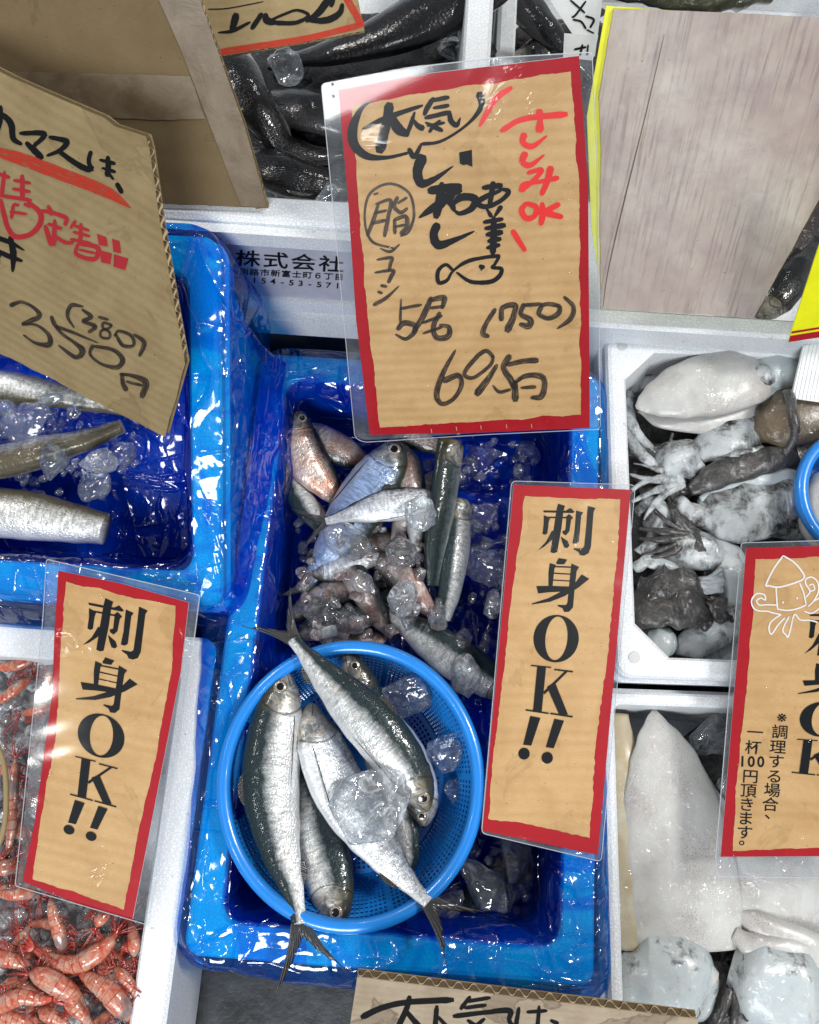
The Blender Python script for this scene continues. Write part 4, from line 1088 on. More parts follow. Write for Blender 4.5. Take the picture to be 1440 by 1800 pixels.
# ================================================================= BLACK FISH at the back
K = 'black fish in the rear crate'
RF = [(0, .2), (.03, .42), (.1, .75), (.22, 1.0), (.4, 1.0), (.6, .8), (.8, .45), (.92, .26), (1, .3)]
for l, p, w, d, rl in [
    ('big black fish filling the top of the rear crate', [(930, -150, .21), (870, -60, .235), (780, 10, .245), (680, 60, .240), (570, 95, .225), (480, 110, .205)], 88, -1, 20),
    ('black fish on the left of the rear crate beside the brown panel', [(360, 60, .21), (410, 130, .232), (460, 205, .230), (510, 280, .21), (540, 330, .195)], 56, 1, 10),
    ('black fish behind the left edge of the big sign', [(430, 190, .19), (520, 190, .222), (610, 215, .222), (720, 250, .20), (800, 280, .19)], 50, -1, -10),
    ('lowest black fish against the front wall of the rear crate', [(430, 270, .20), (480, 300, .224), (550, 320, .222), (640, 335, .21), (720, 340, .20)], 50, 1, 15),
    ('black fish under the others at the front left of the rear crate', [(400, 180, .19), (470, 245, .212), (540, 270, .21), (620, 270, .20)], 44, -1, 0)]:
    fish('black_fish', l, p, w, mat='blackfish', dorsal=d, grp=K, tail=False, eye=False, roll=rl, prof=RF, thk=.6, pect=True)
for i, (l, p, w) in enumerate([('pale grey fin ray across the black fish on the left', [(440, 130, .256), (470, 165, .258), (500, 215, .250), (512, 240, .244)], 7),
                                ]): blob('fin_ray', l, 'fish', p, W_(w), 'dark', .6, .0004, 60, None, i)
blob('black_fish', 'black fish lying beneath all the others in the rear crate', 'fish', [(350, 250, .185), (500, 200, .19), (650, 160, .19), (850, 60, .19)], W_(190), 'dark', .15, .006, 34, K, 77, 60, 48)  # added underlay, blackens gaps where white foam would show
blob('seaweed', 'dark wet weed lining the crate behind the grey board', 'seaweed', [(900, 60, .076), (1100, 200, .078), (1300, 330, .078), (1480, 440, .078)], W_(200), 'shell', .1, .004, 50, None, 4)  # added cover, darkens the pale crate floor between things
# things in the crate at the upper right
fish('dark_fish', 'dark fish between the grey board and the yellow sign', [(1330, 560, .10), (1365, 525, .11), (1400, 480, .11), (1440, 420, .10)], 34, mat='blackfish', dorsal=-1, grp='dark fish in the upper right crate', tail=False, eye=False, prof=RF, thk=.6)
blob('seaweed', 'dark green weed in the crate beyond the grey board', 'seaweed', [(1080, -12, .12), (1180, -4, .14), (1290, -6, .14), (1380, -20, .12)], W_(30), 'weed', .6, .006, 60)
for l, p, w, d in [('dark fish below the white paper cards in the upper right crate', [(880, -40, .10), (930, 20, .115), (985, 80, .115), (1040, 140, .10)], 40, 1),
                   ('second dark fish behind the top of the big sign', [(890, 110, .09), (940, 95, .105), (1000, 60, .105), (1060, 20, .09)], 34, -1)]:
    fish('dark_fish', l, p, w, mat='blackfish', dorsal=d, grp='dark fish in the upper right crate', tail=False, eye=False, prof=RF, thk=.6)

# ================================================================= SQUID
S = 'squid and cuttlefish in the beaded crate'
MAN = [(0, .05), (.05, .28), (.15, .58), (.3, .86), (.5, 1), (.75, .98), (.93, .86), (1, .6)]
def arms(lab, catg, base, ends, w, mat, grp, seed=0):
    pass
SQ = [
 ('big glossy white squid at the top of the beaded crate', [(1118, 716, .116), (1160, 700, .122), (1230, 680, .126), (1300, 665, .126), (1340, 655, .118)], [(u, w * 60) for u, w in MAN], 'squid', 0.34, 0.0016, 30),
 ('pale skirt of the big glossy squid', [(1122, 722, .102), (1170, 738, .108), (1240, 738, .108), (1310, 722, .106), (1350, 700, .10)], [(0, 3), (.15, 17), (.5, 26), (.85, 22), (1, 10)], 'squid', 0.5, 0.0008, 30),
 ('bluish white squid head behind the big glossy squid', [(1318, 640, .112), (1350, 648, .120), (1385, 662, .118), (1402, 700, .108)], W_(36), 'squidbl', 0.6, 0.0015, 40),
 ('pale squid flesh below the bluish head', [(1330, 700, .108), (1360, 690, .112), (1395, 680, .108)], W_(28), 'squidbl', 0.6, 0.0015, 40),
 ('spotted round funnel on the bluish squid head', [(1322, 650, .128), (1345, 658, .130), (1362, 672, .126)], W_(17), 'squidi', 0.45, 0.00135, 60),
 ('brown cuttlefish at the right edge of the beaded crate', [(1332, 765, .108), (1375, 742, .114), (1440, 712, .116), (1520, 690, .11)], W_(58, [(0, .3), (.1, .72), (.3, 1), (.7, 1), (1, .8)]), 'cuttle', .5, .001, 40),
 ('ink flecked pale squid piece in the middle of the beaded crate', [(1225, 800, .100), (1265, 775, .108), (1320, 758, .108), (1350, 740, .10)], W_(36, [(0, .6), (.2, 1), (.8, 1), (1, .6)]), 'squidi', 0.3, 0.00675, 34),
 ('pale rounded squid head at the left of the beaded crate', [(1150, 790, .104), (1185, 800, .110), (1215, 818, .106), (1225, 840, .10)], W_(36), 'squidi', 0.45, 0.00607, 38),
 ('twisted squid arm at the far left of the beaded crate', [(1108, 690, .100), (1108, 735, .106), (1130, 775, .106), (1160, 808, .104)], [(0, 8), (.5, 11), (1, 7)], 'squidi', 0.6, 0.00135, 60),
 ('second thin squid arm at the far left of the beaded crate', [(1102, 752, .104), (1120, 790, .110), (1150, 818, .110), (1168, 838, .106)], [(0, 5), (.5, 11), (1, 7)], 'squidi', 0.6, 0.00135, 60),
 ('long ink blackened squid across the beaded crate', [(1212, 862, .104), (1270, 832, .112), (1340, 812, .114), (1400, 800, .108)], W_(26, [(0, .4), (.2, .9), (.7, 1), (1, .7)]), 'squidk', 0.45, 0.00203, 50),
 ('pale squid strip under the ink blackened one', [(1232, 880, .100), (1290, 852, .106), (1350, 842, .108), (1410, 840, .104)], W_(20, [(0, .4), (.2, .9), (.8, 1), (1, .7)]), 'squidbl', 0.6, 0.0012, 50),
 ('broad ink streaked squid mantle left of the right-hand colander', [(1228, 905, .096), (1290, 900, .106), (1350, 895, .108), (1420, 880, .104)], W_(54, [(0, .5), (.15, .85), (.5, 1), (.85, 1), (1, .8)]), 'squidi', 0.3, 0.0054, 32),
 ('inky squid arms at the left wall of the beaded crate', [(1112, 830, .094), (1150, 850, .100), (1190, 855, .100), (1215, 870, .096)], W_(26), 'squidk', 0.45, 0.0054, 60),
 ('curled grey squid arm above the black mass', [(1118, 900, .096), (1150, 885, .104), (1170, 910, .106), (1150, 945, .104), (1125, 975, .10)], [(0, 10), (.5, 15), (1, 10)], 'squidi', 0.6, 0.0027, 60),
 ('round grey squid piece in the middle left of the beaded crate', [(1130, 920, .088), (1165, 915, .094), (1205, 925, .092)], W_(34), 'squidi', 0.525, 0.00405, 60),
 ('pale ink speckled squid above the black mass', [(1150, 985, .096), (1200, 965, .106), (1245, 975, .106), (1268, 990, .10)], W_(36), 'squidi', 0.375, 0.00675, 36),
 ('squid strip left of the squid-drawing sign', [(1255, 930, .092), (1275, 990, .098), (1290, 1040, .098), (1300, 1100, .094)], W_(38), 'squidbl', 0.5, 0.001, 40),
 ('black ink soaked mass in the lower beaded crate', [(1118, 1040, .104), (1160, 1052, .114), (1210, 1055, .116), (1262, 1085, .106)], W_(50, [(0, .8), (.3, 1), (.65, .95), (.85, .55), (1, .2)]), 'squidk', 0.338, 0.0121, 42),
 ('pale squid flesh at the bottom left corner of the beaded crate', [(1132, 1120, .098), (1160, 1128, .102), (1190, 1135, .10)], W_(26), 'squidbl', 0.6, 0.0015, 40),
 ('pale squid fold along the bottom of the beaded crate', [(1185, 1140, .096), (1230, 1125, .104), (1280, 1100, .106), (1330, 1080, .10)], W_(30, [(0, .4), (.2, .9), (.8, 1), (1, .6)]), 'squidi', 0.45, 0.00162, 40),
 ('grey squid fold in the bottom corner behind the pale one', [(1200, 1160, .088), (1250, 1150, .094), (1310, 1140, .09)], W_(24), 'squidi', 0.45, 0.0027, 50),
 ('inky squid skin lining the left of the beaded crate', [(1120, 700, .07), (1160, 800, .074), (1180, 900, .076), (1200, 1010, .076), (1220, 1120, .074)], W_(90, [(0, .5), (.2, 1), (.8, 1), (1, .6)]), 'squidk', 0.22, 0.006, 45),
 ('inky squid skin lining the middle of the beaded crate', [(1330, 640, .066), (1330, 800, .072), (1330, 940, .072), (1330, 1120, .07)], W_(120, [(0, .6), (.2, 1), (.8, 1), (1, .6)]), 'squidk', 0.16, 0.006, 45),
 ('torn inky squid skin draped right of the arms in the beaded crate', [(1190, 905, .100), (1215, 940, .106), (1238, 985, .106), (1245, 1020, .10)], W_(20), 'squidk', .4, .005, 60),
 ('grey squid fold squeezed under the black smeared strip', [(1170, 880, .098), (1210, 895, .103), (1240, 925, .10)], W_(18), 'squidi', .5, .005, 60),
 ('thin pale squid fold above the black mass at the left wall', [(1115, 1000, .100), (1140, 985, .106), (1175, 1000, .106), (1200, 1015, .10)], W_(13), 'squidbl', .5, .003, 60),
 ('frayed black skin at the tip of the black mass', [(1240, 1050, .110), (1268, 1070, .114), (1284, 1098, .108)], W_(20), 'squidk', .4, .007, 70),
 ('wrinkled grey squid skin in the upper left corner of the beaded crate', [(1112, 660, .088), (1150, 640, .092), (1200, 628, .09)], W_(20), 'squidi', .5, .004, 60)]
for i, (l, p, w, mt, th, nz, nzs) in enumerate(SQ): blob('squid' if 'cuttle' not in l else 'cuttlefish', l, 'squid' if 'cuttle' not in l else 'cuttlefish', p, w, mt, th, nz, nzs, S, i * 2 + 1, 44, 30)
blob('cuttlefish', 'blue grey squid arm looped over the brown cuttlefish', 'squid', [(1378, 690, .128), (1388, 695, .142), (1394, 730, .146), (1398, 765, .142), (1378, 800, .132)], [(0, 5), (.15, 9), (.6, 10), (1, 6)], 'squidk', .8, .0006, 60, None, 3)
blob('squid', 'pale squid inside the right-hand colander', 'squid', [(1450, 830, .118), (1445, 880, .124), (1440, 930, .122), (1460, 970, .118)], W_(34), 'squid', .7, .001, 40, None, 5)
def armed(name, label, base, arms, mat):
    t = thing(name, label, name, P(*base))
    for i, (pts, w) in enumerate(arms): sweep('arm', pts, [(0, w), (.5, w * .8), (1, w * .25)], mat, t, .8, 26, 12, nz=.0012, nzs=80, seed=i)
    return t
rr = random.Random(3)
def wig(x, y, z, a, ln, c, w): 
    pts = []
    for i in range(6):
        f = i / 5; pts.append((x, y, z + .006 * math.sin(f * 3) - .004 * f)); x += math.cos(a) * ln / 5; y += math.sin(a) * ln / 5; a += c / 5
    return (pts, w)
armed('squid', 'squid with grey arms fanned out along the left wall of the beaded crate', (1140, 880, .09), [wig(1200, 850, .108, math.pi - .5 + i * .28, 95, rr.uniform(-1.2, 1.2), rr.uniform(6, 10)) for i in range(6)], 'squidi')
armed('squid', 'squid with black smeared curled arms above the black mass in the beaded crate', (1150, 960, .09), [wig(1215, 940, .108, math.pi - .9 + i * .33, 92, rr.uniform(-1.6, 1.6), rr.uniform(6, 11)) for i in range(6)], 'squidk')
armed('squid', 'squid with thin dark arms tangled below the ink speckled squid', (1250, 1000, .09), [wig(1270, 1000 + i * 9, .110, 2.6 + i * .12, 70, rr.uniform(-1.5, 1.5), rr.uniform(4, 8)) for i in range(5)], 'squidi')
armed('squid', 'squid whose short arms reach left from under the brown cuttlefish', (1330, 800, .09), [wig(1340, 790 + i * 8, .112, 3.0 - i * .1, 80, rr.uniform(-.8, .8), rr.uniform(4, 7)) for i in range(4)], 'squidi')
armed('squid', 'squid whose arms spill under the ink at the bottom edge of the lower right crate', (1290, 1770, .09), [wig(1285 + i * 10, 1740, .104, 1.9 - i * .25, 90, rr.uniform(-.8, .8), rr.uniform(6, 9)) for i in range(5)], 'squidk')
S2 = 'big pale squid in the lower right crate'
BIG = [
 ('largest white squid lying tip up in the lower right crate', [(1150, 1246, .094), (1156, 1285, .098), (1168, 1340, .100), (1184, 1440, .102), (1202, 1550, .102), (1210, 1668, .097)], [(0, 3), (.05, 17), (.12, 36), (.22, 56), (.40, 76), (.6, 86), (.8, 88), (.95, 84), (1, 76)], 'squid', .20, .0012, 26),
 ('thin clear skin flap along the right side of the largest squid', [(1245, 1370, .092), (1275, 1450, .094), (1292, 1560, .094), (1296, 1668, .092)], [(0, 4), (.2, 16), (.7, 22), (1, 16)], 'squid', .25, .0015, 34),
 ('yellowed squid along the left wall of the lower right crate', [(1090, 1255, .088), (1094, 1340, .094), (1102, 1450, .098), (1108, 1560, .098), (1116, 1668, .094)], [(0, 14), (.2, 26), (.6, 32), (.9, 32), (1, 24)], 'squidb', .4, .0010, 28),
 ('speckled white squid under the lower edge of the squid-drawing sign', [(1340, 1430, .088), (1355, 1510, .094), (1370, 1590, .096), (1400, 1680, .092)], [(0, 50), (.3, 80), (.7, 78), (1, 50)], 'squid', .20, .0016, 28),
 ('pale squid arms crossing below the speckled squid', [(1290, 1640, .102), (1330, 1665, .106), (1400, 1672, .106), (1470, 1690, .10)], [(0, 10), (.2, 20), (.8, 24), (1, 20)], 'squid', .6, .0008, 40),
 ('second band of squid arms below the speckled squid', [(1290, 1605, .098), (1350, 1632, .104), (1420, 1660, .104), (1480, 1700, .10)], [(0, 8), (.2, 20), (.8, 22), (1, 20)], 'squid', .6, .0008, 40),
 ('rounded squid head at the bottom left of the lower right crate', [(1090, 1705, .092), (1130, 1722, .100), (1190, 1728, .100), (1245, 1750, .092)], [(0, 26), (.3, 62), (.7, 66), (1, 40)], 'squidbl', .5, .004, 26),
 ('squid head fold above the rounded head', [(1170, 1680, .098), (1215, 1695, .104), (1250, 1725, .10)], [(0, 12), (.4, 28), (1, 18)], 'squid', .6, .001, 40),
 ('round blotched squid head at the bottom right of the lower right crate', [(1285, 1700, .096), (1330, 1722, .104), (1385, 1745, .104), (1440, 1760, .098)], [(0, 30), (.25, 60), (.7, 66), (1, 46)], 'squidbl', .55, .004, 26),
 ('grey squid arms at the bottom edge right of the ink', [(1290, 1775, .10), (1330, 1800, .104), (1390, 1830, .10)], [(0, 14), (.4, 30), (1, 26)], 'squidi', .6, .002, 40),
 ('black ink pooled between the two squid heads', [(1262, 1690, .084), (1270, 1740, .090), (1290, 1800, .090), (1310, 1850, .086)], [(0, 14), (.3, 34), (.8, 46), (1, 40)], 'squidk', .4, .003, 60),
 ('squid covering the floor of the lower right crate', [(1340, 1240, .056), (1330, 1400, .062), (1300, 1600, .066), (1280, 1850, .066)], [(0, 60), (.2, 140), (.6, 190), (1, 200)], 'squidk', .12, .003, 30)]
for i, (l, p, w, mt, th, nz, nzs) in enumerate(BIG): blob('squid', l, 'squid', p, w, mt, th, nz, nzs, S2, i * 2 + 2, 60, 36)

# ================================================================= SHRIMP
def shrimp(label, pts, w, eyes=True, tailf=True, dorsal=1, seed=0):
    n = 54; C, _, L = spine3(pts, n); rr = random.Random(seed)
    t = thing('shrimp', label, 'shrimp', C[n // 2] - Vector((0, 0, w * mpx(.1) * .8)), 'red shrimp on crushed ice')
    def ring(u):
        if u < .40: return 1.0
        return .92 + .12 * (1 - ((u - .40) * 11.5) % 1.0)
    prof = [(0, .10), (.04, .30), (.12, .60), (.24, .86), (.38, .92), (.5, .84), (.7, .66), (.88, .42), (1, .26)]
    w *= .68
    sweep('body', pts, [(u, a * w) for u, a in prof], 'shrimp', t, .8, n, 20, nz=.0003, nzs=90, ring=ring, dorsal=dorsal)
    k = mpx(.1)
    T = (C[0] - C[3]).normalized(); S = T.cross(UP).normalized()
    tubeobj('rostrum', [C[1] + UP * w * k * .2, C[0] + T * w * k * .6 + UP * w * k * .35, C[0] + T * w * k * 1.6 + UP * w * k * .6], [w * k * .18, w * k * .10, .0001], 'shrimpr', t)
    if eyes:
        for s in (-1, 1):
            vs, fs = lump(C[2] + S * s * w * k * .55 + UP * w * k * .5, w * k * .22, seed + s, 2, (1, 1, 1)); mesh('eye', vs, fs, MAT['shrimpeye'], t)
    for q in range(13):
        a = rr.uniform(-1.2, 1.2); d = (T * math.cos(a) + S * math.sin(a)); ln = rr.uniform(2, 7.5) * w * k
        b = C[1] + UP * w * k * .1; cv = S * rr.uniform(-.4, .4) * ln
        pp = [b + d * ln * f + cv * f * f + UP * (math.sin(f * 2.5) * w * k * .8) for f in [i / 9 for i in range(10)]]
        um = uvof(F4, 244, 1739, .12)[0] - .002
        pp = [q_ - F4[0] * max(0, q_.dot(F4[0]) - um) for q_ in pp]
        tubeobj('antenna', pp, [.00042 * (1 - .7 * i / 9) for i in range(10)], 'shrimpr', t, 4)
    D2 = None
    for q in range(6):
        i = int(n * (.14 + .05 * q)); Tq = (C[i + 1] - C[i - 1]).normalized(); Sq = Tq.cross(UP).normalized() * -dorsal
        b = C[i] + Sq * w * k * .7; ln = w * k * rr.uniform(1.2, 2.0)
        pp = [b, b + Sq * ln * .5 + Tq * ln * .2, b + Sq * ln * .7 - Tq * ln * .5]
        tubeobj('leg', pp, [.0008, .0006, .0003], 'shrimpr', t, 4)
    if tailf:
        T = (C[n] - C[n - 4]).normalized(); S = T.cross(UP).normalized()
        for q, a in enumerate((-.55, -.2, .2, .55)):
            d = (T * math.cos(a) + S * math.sin(a)); e = d.cross(UP).normalized(); ln = w * k * 1.7
            vs, fs = [], []
            for i in range(9):
                f = i / 8; ww = w * k * .26 * math.sin(math.pi * min(1, f * .8 + .2)) ; c = C[n] + d * ln * f + UP * w * k * .1 * math.sin(f * 3)
                for (x, y) in ((-1, 0), (0, .35), (1, 0), (0, -.3)): vs.append(c + e * ww * x + UP * ww * y)
            for i in range(8):
                for j in range(4): fs.append((i * 4 + j, i * 4 + (j + 1) % 4, i * 4 + 4 + (j + 1) % 4, i * 4 + 4 + j))
            fs += [(3, 2, 1, 0), (32, 33, 34, 35)]
            mesh('tail_fan', vs, fs, MAT['shrimpr'], t)
C8 = lambda pts, z: [(x / 3.6, 1350 + y / 3.6, z + dz) for x, y, dz in pts]
SH = [
 ('orange shrimp with a split red tail, curled right under the lower-left OK sign', C8([(745, 1035, .006), (690, 1110, .010), (590, 1190, .012), (480, 1240, .010), (370, 1230, .006), (270, 1180, .002), (220, 1150, .002)], .106), 24, 1),
 ('upright orange shrimp on the ice under the bottom left corner of the OK sign', C8([(390, 1190, 0), (385, 1080, .008), (345, 960, .010), (325, 850, .008), (350, 780, 0)], .104), 17, -1),
 ('shrimp with a black eye just below the lower edge of the OK sign', C8([(610, 1010, .014), (640, 950, .016), (700, 880, .010), (760, 820, 0)], .102), 17, 1),
 ('thick pinkish shrimp with a grey head, lowest near the foam rim', C8([(830, 1600, .004), (770, 1510, .012), (690, 1420, .014), (590, 1350, .012), (500, 1290, .004)], .108), 27, -1),
 ('dusky pink shrimp with two eyes at the left of the pile', C8([(180, 1300, .006), (260, 1320, .012), (360, 1370, .012), (450, 1430, .008), (520, 1520, .0), (560, 1600, -.004)], .104), 25, 1),
 ('orange shrimp lying flat at the lower left with its red tail to the right', C8([(-60, 1560, .004), (30, 1490, .008), (140, 1450, .012), (240, 1470, .010), (330, 1460, .008)], .104), 22, 1),
 ('red shrimp standing against the foam rim, eyes down', C8([(850, 1200, .010), (850, 1130, .012), (840, 1050, .008), (820, 970, 0)], .104), 16, 1),
 ('second red shrimp along the foam rim below the first', C8([(870, 1270, .004), (880, 1350, .008), (870, 1430, .008), (850, 1520, .004)], .102), 17, -1),
 ('thin red shrimp right of the thick pinkish one', C8([(720, 1260, .006), (780, 1320, .010), (840, 1400, .010), (870, 1490, .004)], .108), 15, 1),
 ('small orange shrimp at the bottom edge between two thick ones', C8([(400, 1450, 0), (460, 1500, .006), (520, 1570, .006), (600, 1640, 0)], .106), 17, -1),
 ('dark red shrimp at the bottom edge left of the small orange one', C8([(240, 1520, 0), (300, 1560, .004), (380, 1600, .004), (460, 1660, 0)], .098), 18, 1),
 ('pale pink shrimp at the very bottom left corner', C8([(-80, 1640, .004), (20, 1600, .008), (120, 1600, .008), (220, 1640, .004)], .102), 22, 1),
 ('red shrimp at the left edge just above the pile', C8([(260, 810, 0), (170, 790, .008), (70, 800, .010), (-40, 790, .006)], .100), 17, 1),
 ('shrimp partly hidden under the left edge of the OK sign', C8([(110, 560, .004), (60, 620, .008), (-20, 640, .008), (-100, 620, .004)], .098), 20, -1),
 ('shrimp standing along the left edge of the picture beside the OK sign', [(28, 1330, .100), (22, 1400, .106), (20, 1460, .106), (10, 1520, .1)], 15, 1),
 ('orange shrimp in the far corner just below the blue crate', [(75, 1150, .098), (50, 1160, .104), (15, 1172, .104), (-30, 1170, .1)], 16, 1),
 ('red shrimp below the one in the far corner', [(60, 1188, .094), (40, 1200, .1), (10, 1225, .1), (-30, 1240, .096)], 16, -1),
 ('shrimp hidden behind the laminated margin of the lower-left OK sign', [(88, 1150, .09), (90, 1180, .094), (80, 1220, .094), (75, 1250, .09)], 12, -1),
 ('red shrimp crossing at the left edge over the middle of the pile', C8([(-60, 1180, 0), (40, 1210, .004), (140, 1240, .004), (220, 1290, 0)], .104), 19, 1),
 ('dark shrimp deep between the curled one and the foam rim', C8([(620, 1300, -.004), (700, 1230, 0), (780, 1160, 0), (800, 1060, -.004)], .098), 22, 1),
 ('brownish shrimp below the red one on the left edge', C8([(0, 1390, 0), (80, 1370, .0), (160, 1380, 0), (240, 1420, -.004)], .100), 18, -1),
]
for i, (l, p, w, d) in enumerate(SH): shrimp(l, p, w, dorsal=d, seed=i + 1)
_rr = random.Random(21)
for i in range(18):
    x, y = [(20 + _rr.random() * 190, 1590 + _rr.random() * 200), (_rr.random() * 75, 1150 + _rr.random() * 420)][i % 3 == 2]
    x = min(x, 205); a = _rr.uniform(0, 6.28); c = _rr.uniform(-1.4, 1.4); pts = []
    for q in range(5): pts.append((x, y, .094 + .004 * math.sin(q))); x += math.cos(a) * 19; y += math.sin(a) * 19; a += c / 4; x = min(x, 215)
    shrimp('small red shrimp half buried among the others in the lower left pile', pts, _rr.uniform(10, 14), dorsal=_rr.choice((-1, 1)), seed=50 + i)
# golden curved rim at the left edge
pp = [P(x, y, .125) for x, y in cat([(-14, 1290), (6, 1340), (11, 1400), (6, 1460), (-14, 1510)], 8)]
tag(tubeobj('basket_rim', pp, .0022, 'kraft', None, 8), 'thin golden brown curved rim cut by the left edge beside the shrimp', 'basket')

# ================================================================= SIGNS
# --- big laminated sign
BP = Plane((640, 765, .152), (1040, 752, .154), (820, 395, .291))
big = laminated('price_sign', 'large laminated price sign with red border reading 695 yen, leaning over the middle crate', BP,
    [(565, 147), (720, 118), (880, 100), (1040, 91), (1050, 300), (1055, 753), (860, 762), (640, 776), (624, 768), (596, 470)],
    [(595, 158), (760, 128), (900, 112), (1018, 98), (1034, 330), (1037, 752), (840, 760), (650, 764), (626, 560), (612, 350)],
    [(617, 186), (760, 160), (850, 147), (1003, 125), (1018, 330), (1021, 728), (860, 739), (668, 751), (647, 560), (630, 350)], seed=2, jag=2.4, rnd=8)
C2 = lambda pts: [((560 + p[0] / 2.769), (80 + p[1] / 2.769)) for p in pts]
C3 = lambda pts: [((560 + p[0] / 2.769), (500 + p[1] / 2.769)) for p in pts]
FAT = [1.22]
def S_(ink, f, pts, w, s=2.769, n=8): ink.stroke(f(pts), [x * FAT[0] / s for x in w] if isinstance(w, (list, tuple)) else w * FAT[0] / s, n)
k = Inker(BP, .0009)
for pts, w in [
    ([(252, 268), (205, 310), (168, 400), (175, 480), (235, 535), (330, 543), (440, 520)], [8, 20, 38, 38, 30, 16, 12]),
    ([(440, 502), (467, 538), (500, 478)], [20, 22, 12]), ([(500, 478), (600, 462), (720, 385), (790, 300), (785, 232)], [16, 12, 12, 22, 34]),
    ([(215, 405), (330, 350), (505, 290)], [12, 22, 14]), ([(345, 285), (330, 380), (298, 510)], [40, 38, 44]), ([(355, 330), (385, 400), (435, 432)], [20, 44, 24]),
    ([(468, 322), (450, 380), (430, 432)], [10, 18, 14]), ([(452, 345), (480, 385), (508, 402)], [8, 20, 26]),
    ([(560, 255), (530, 300), (515, 335)], [18, 22, 16]), ([(540, 268), (632, 250)], [16, 20]), ([(560, 302), (632, 290)], [14, 18]), ([(520, 350), (640, 322)], [18, 20]),
    ([(636, 322), (645, 365), (672, 385), (690, 350)], [18, 22, 20, 6]), ([(520, 372), (560, 392), (602, 412)], [8, 20, 16]), ([(592, 362), (560, 390), (540, 418)], [10, 16, 14]), ([(530, 388), (612, 374)], [12, 14]),
    ([(505, 540), (482, 610), (500, 668), (560, 650), (655, 585)], [46, 40, 36, 24, 6]),
    ([(600, 668), (592, 740), (572, 832)], [22, 36, 30]), ([(540, 705), (625, 690), (692, 682)], [34, 34, 24]), ([(690, 690), (600, 760), (540, 800), (490, 835)], [20, 34, 28, 8]),
    ([(590, 790), (640, 720), (690, 700)], [20, 34, 30]), ([(640, 770), (700, 735), (762, 745), (745, 790), (690, 815), (660, 800)], [26, 30, 32, 26, 18, 10]), ([(580, 720), (640, 760), (660, 800)], [24, 28, 18]),
    ([(578, 870), (560, 920), (585, 968), (660, 945), (757, 902)], [34, 34, 36, 22, 8]),
    ([(655, 1092), (620, 1064), (582, 1095), (585, 1150), (625, 1140), (655, 1095), (720, 1050), (800, 1030), (880, 1020)], [12, 14, 16, 18, 14, 10, 16, 14, 16]),
    ([(880, 1022), (858, 1062), (845, 1078), (890, 1084), (878, 1122), (830, 1148), (740, 1146), (672, 1102)], [14, 12, 12, 16, 18, 18, 16, 10]), ([(785, 1072), (805, 1076)], [18, 16]), ([(797, 1070), (792, 1090)], [14, 8]),
    ([(800, 690), (890, 678)], [20, 24]), ([(850, 665), (842, 720), (832, 775)], [24, 22, 18]), ([(890, 700), (810, 735), (772, 765), (820, 782), (890, 750), (925, 708), (885, 695)], [16, 22, 22, 20, 18, 20, 12]),
    ([(815, 788), (840, 828)], [8, 20]), ([(888, 782), (855, 832)], [22, 10]), ([(805, 857), (895, 842)], [18, 18]), ([(852, 835), (852, 920), (848, 1008)], [22, 28, 26]), ([(812, 888), (905, 872)], [18, 24]),
    ([(818, 918), (892, 906)], [20, 24]), ([(826, 950), (885, 938)], [18, 20]), ([(820, 982), (880, 968)], [16, 18])]: S_(k, C2, pts, w)
k.poly(C2([(684, 518), (746, 505), (749, 588), (720, 576), (705, 580), (688, 572)]))
k.done('black_lettering', 'ink', big)
k = Inker(BP, .00092)
for pts, w in [([(938, 203), (860, 260), (785, 388)], [20, 26, 16]), ([(890, 412), (1000, 355), (1205, 332)], [24, 22, 28]), ([(1075, 315), (1078, 360), (1075, 412)], [30, 24, 36]), ([(1000, 430), (995, 470), (1040, 488), (1112, 437)], [30, 24, 22, 8]),
    ([(1005, 522), (992, 562), (1030, 580), (1098, 530)], [30, 26, 22, 8]), ([(1018, 618), (1085, 602), (1050, 650), (985, 705)], [18, 20, 20, 22]), ([(985, 705), (1000, 672), (1080, 660), (1165, 642)], [22, 18, 18, 22]), ([(1130, 592), (1112, 660), (1085, 722)], [30, 24, 22]),
    ([(1010, 765), (988, 800), (1010, 838), (1050, 828), (1058, 785), (1012, 765)], [18, 24, 24, 22, 24, 18]), ([(1088, 765), (1090, 820), (1082, 868)], [20, 28, 20]), ([(1170, 770), (1110, 800), (1070, 815)], [22, 22, 14]), ([(1090, 808), (1135, 820), (1185, 832)], [24, 26, 20]),
    ([(945, 900), (975, 950), (1005, 995)], [24, 22, 18])]: S_(k, C2, pts, w)
k.done('red_lettering', 'redink', big)
FAT[0] = 1.15
k = Inker(BP, .00094)
for pts, w in [([(370, 985), (260, 950), (225, 840), (250, 720), (345, 670), (440, 715), (465, 820), (440, 900), (400, 925)], [8, 12, 10, 12, 12, 12, 12, 14, 10]), ([(300, 985), (350, 1000), (395, 965)], [6, 14, 8]), ([(270, 722), (290, 716)], 10),
    ([(292, 768), (270, 840), (238, 922)], [12, 18, 16]), ([(280, 770), (350, 750), (340, 830), (322, 925)], [12, 16, 18, 18]), ([(278, 812), (330, 800)], 14), ([(262, 862), (325, 848)], 16),
    ([(385, 735), (368, 780), (400, 810), (432, 790)], [16, 18, 16, 14]), ([(430, 738), (385, 765)], [14, 10]), ([(370, 845), (425, 830), (430, 880), (400, 912)], [16, 18, 20, 18]), ([(370, 845), (372, 912)], 16), ([(372, 880), (420, 870)], 12),
    ([(285, 1040), (355, 1030), (350, 1060), (345, 1092)], [10, 16, 16, 14]), ([(275, 1102), (362, 1092), (355, 1120), (340, 1150)], [10, 16, 18, 16]), ([(305, 1165), (330, 1170)], 14), ([(290, 1195), (310, 1203)], 12), ([(270, 1260), (330, 1225), (392, 1168)], [18, 16, 6])]: S_(k, C2, pts, w)
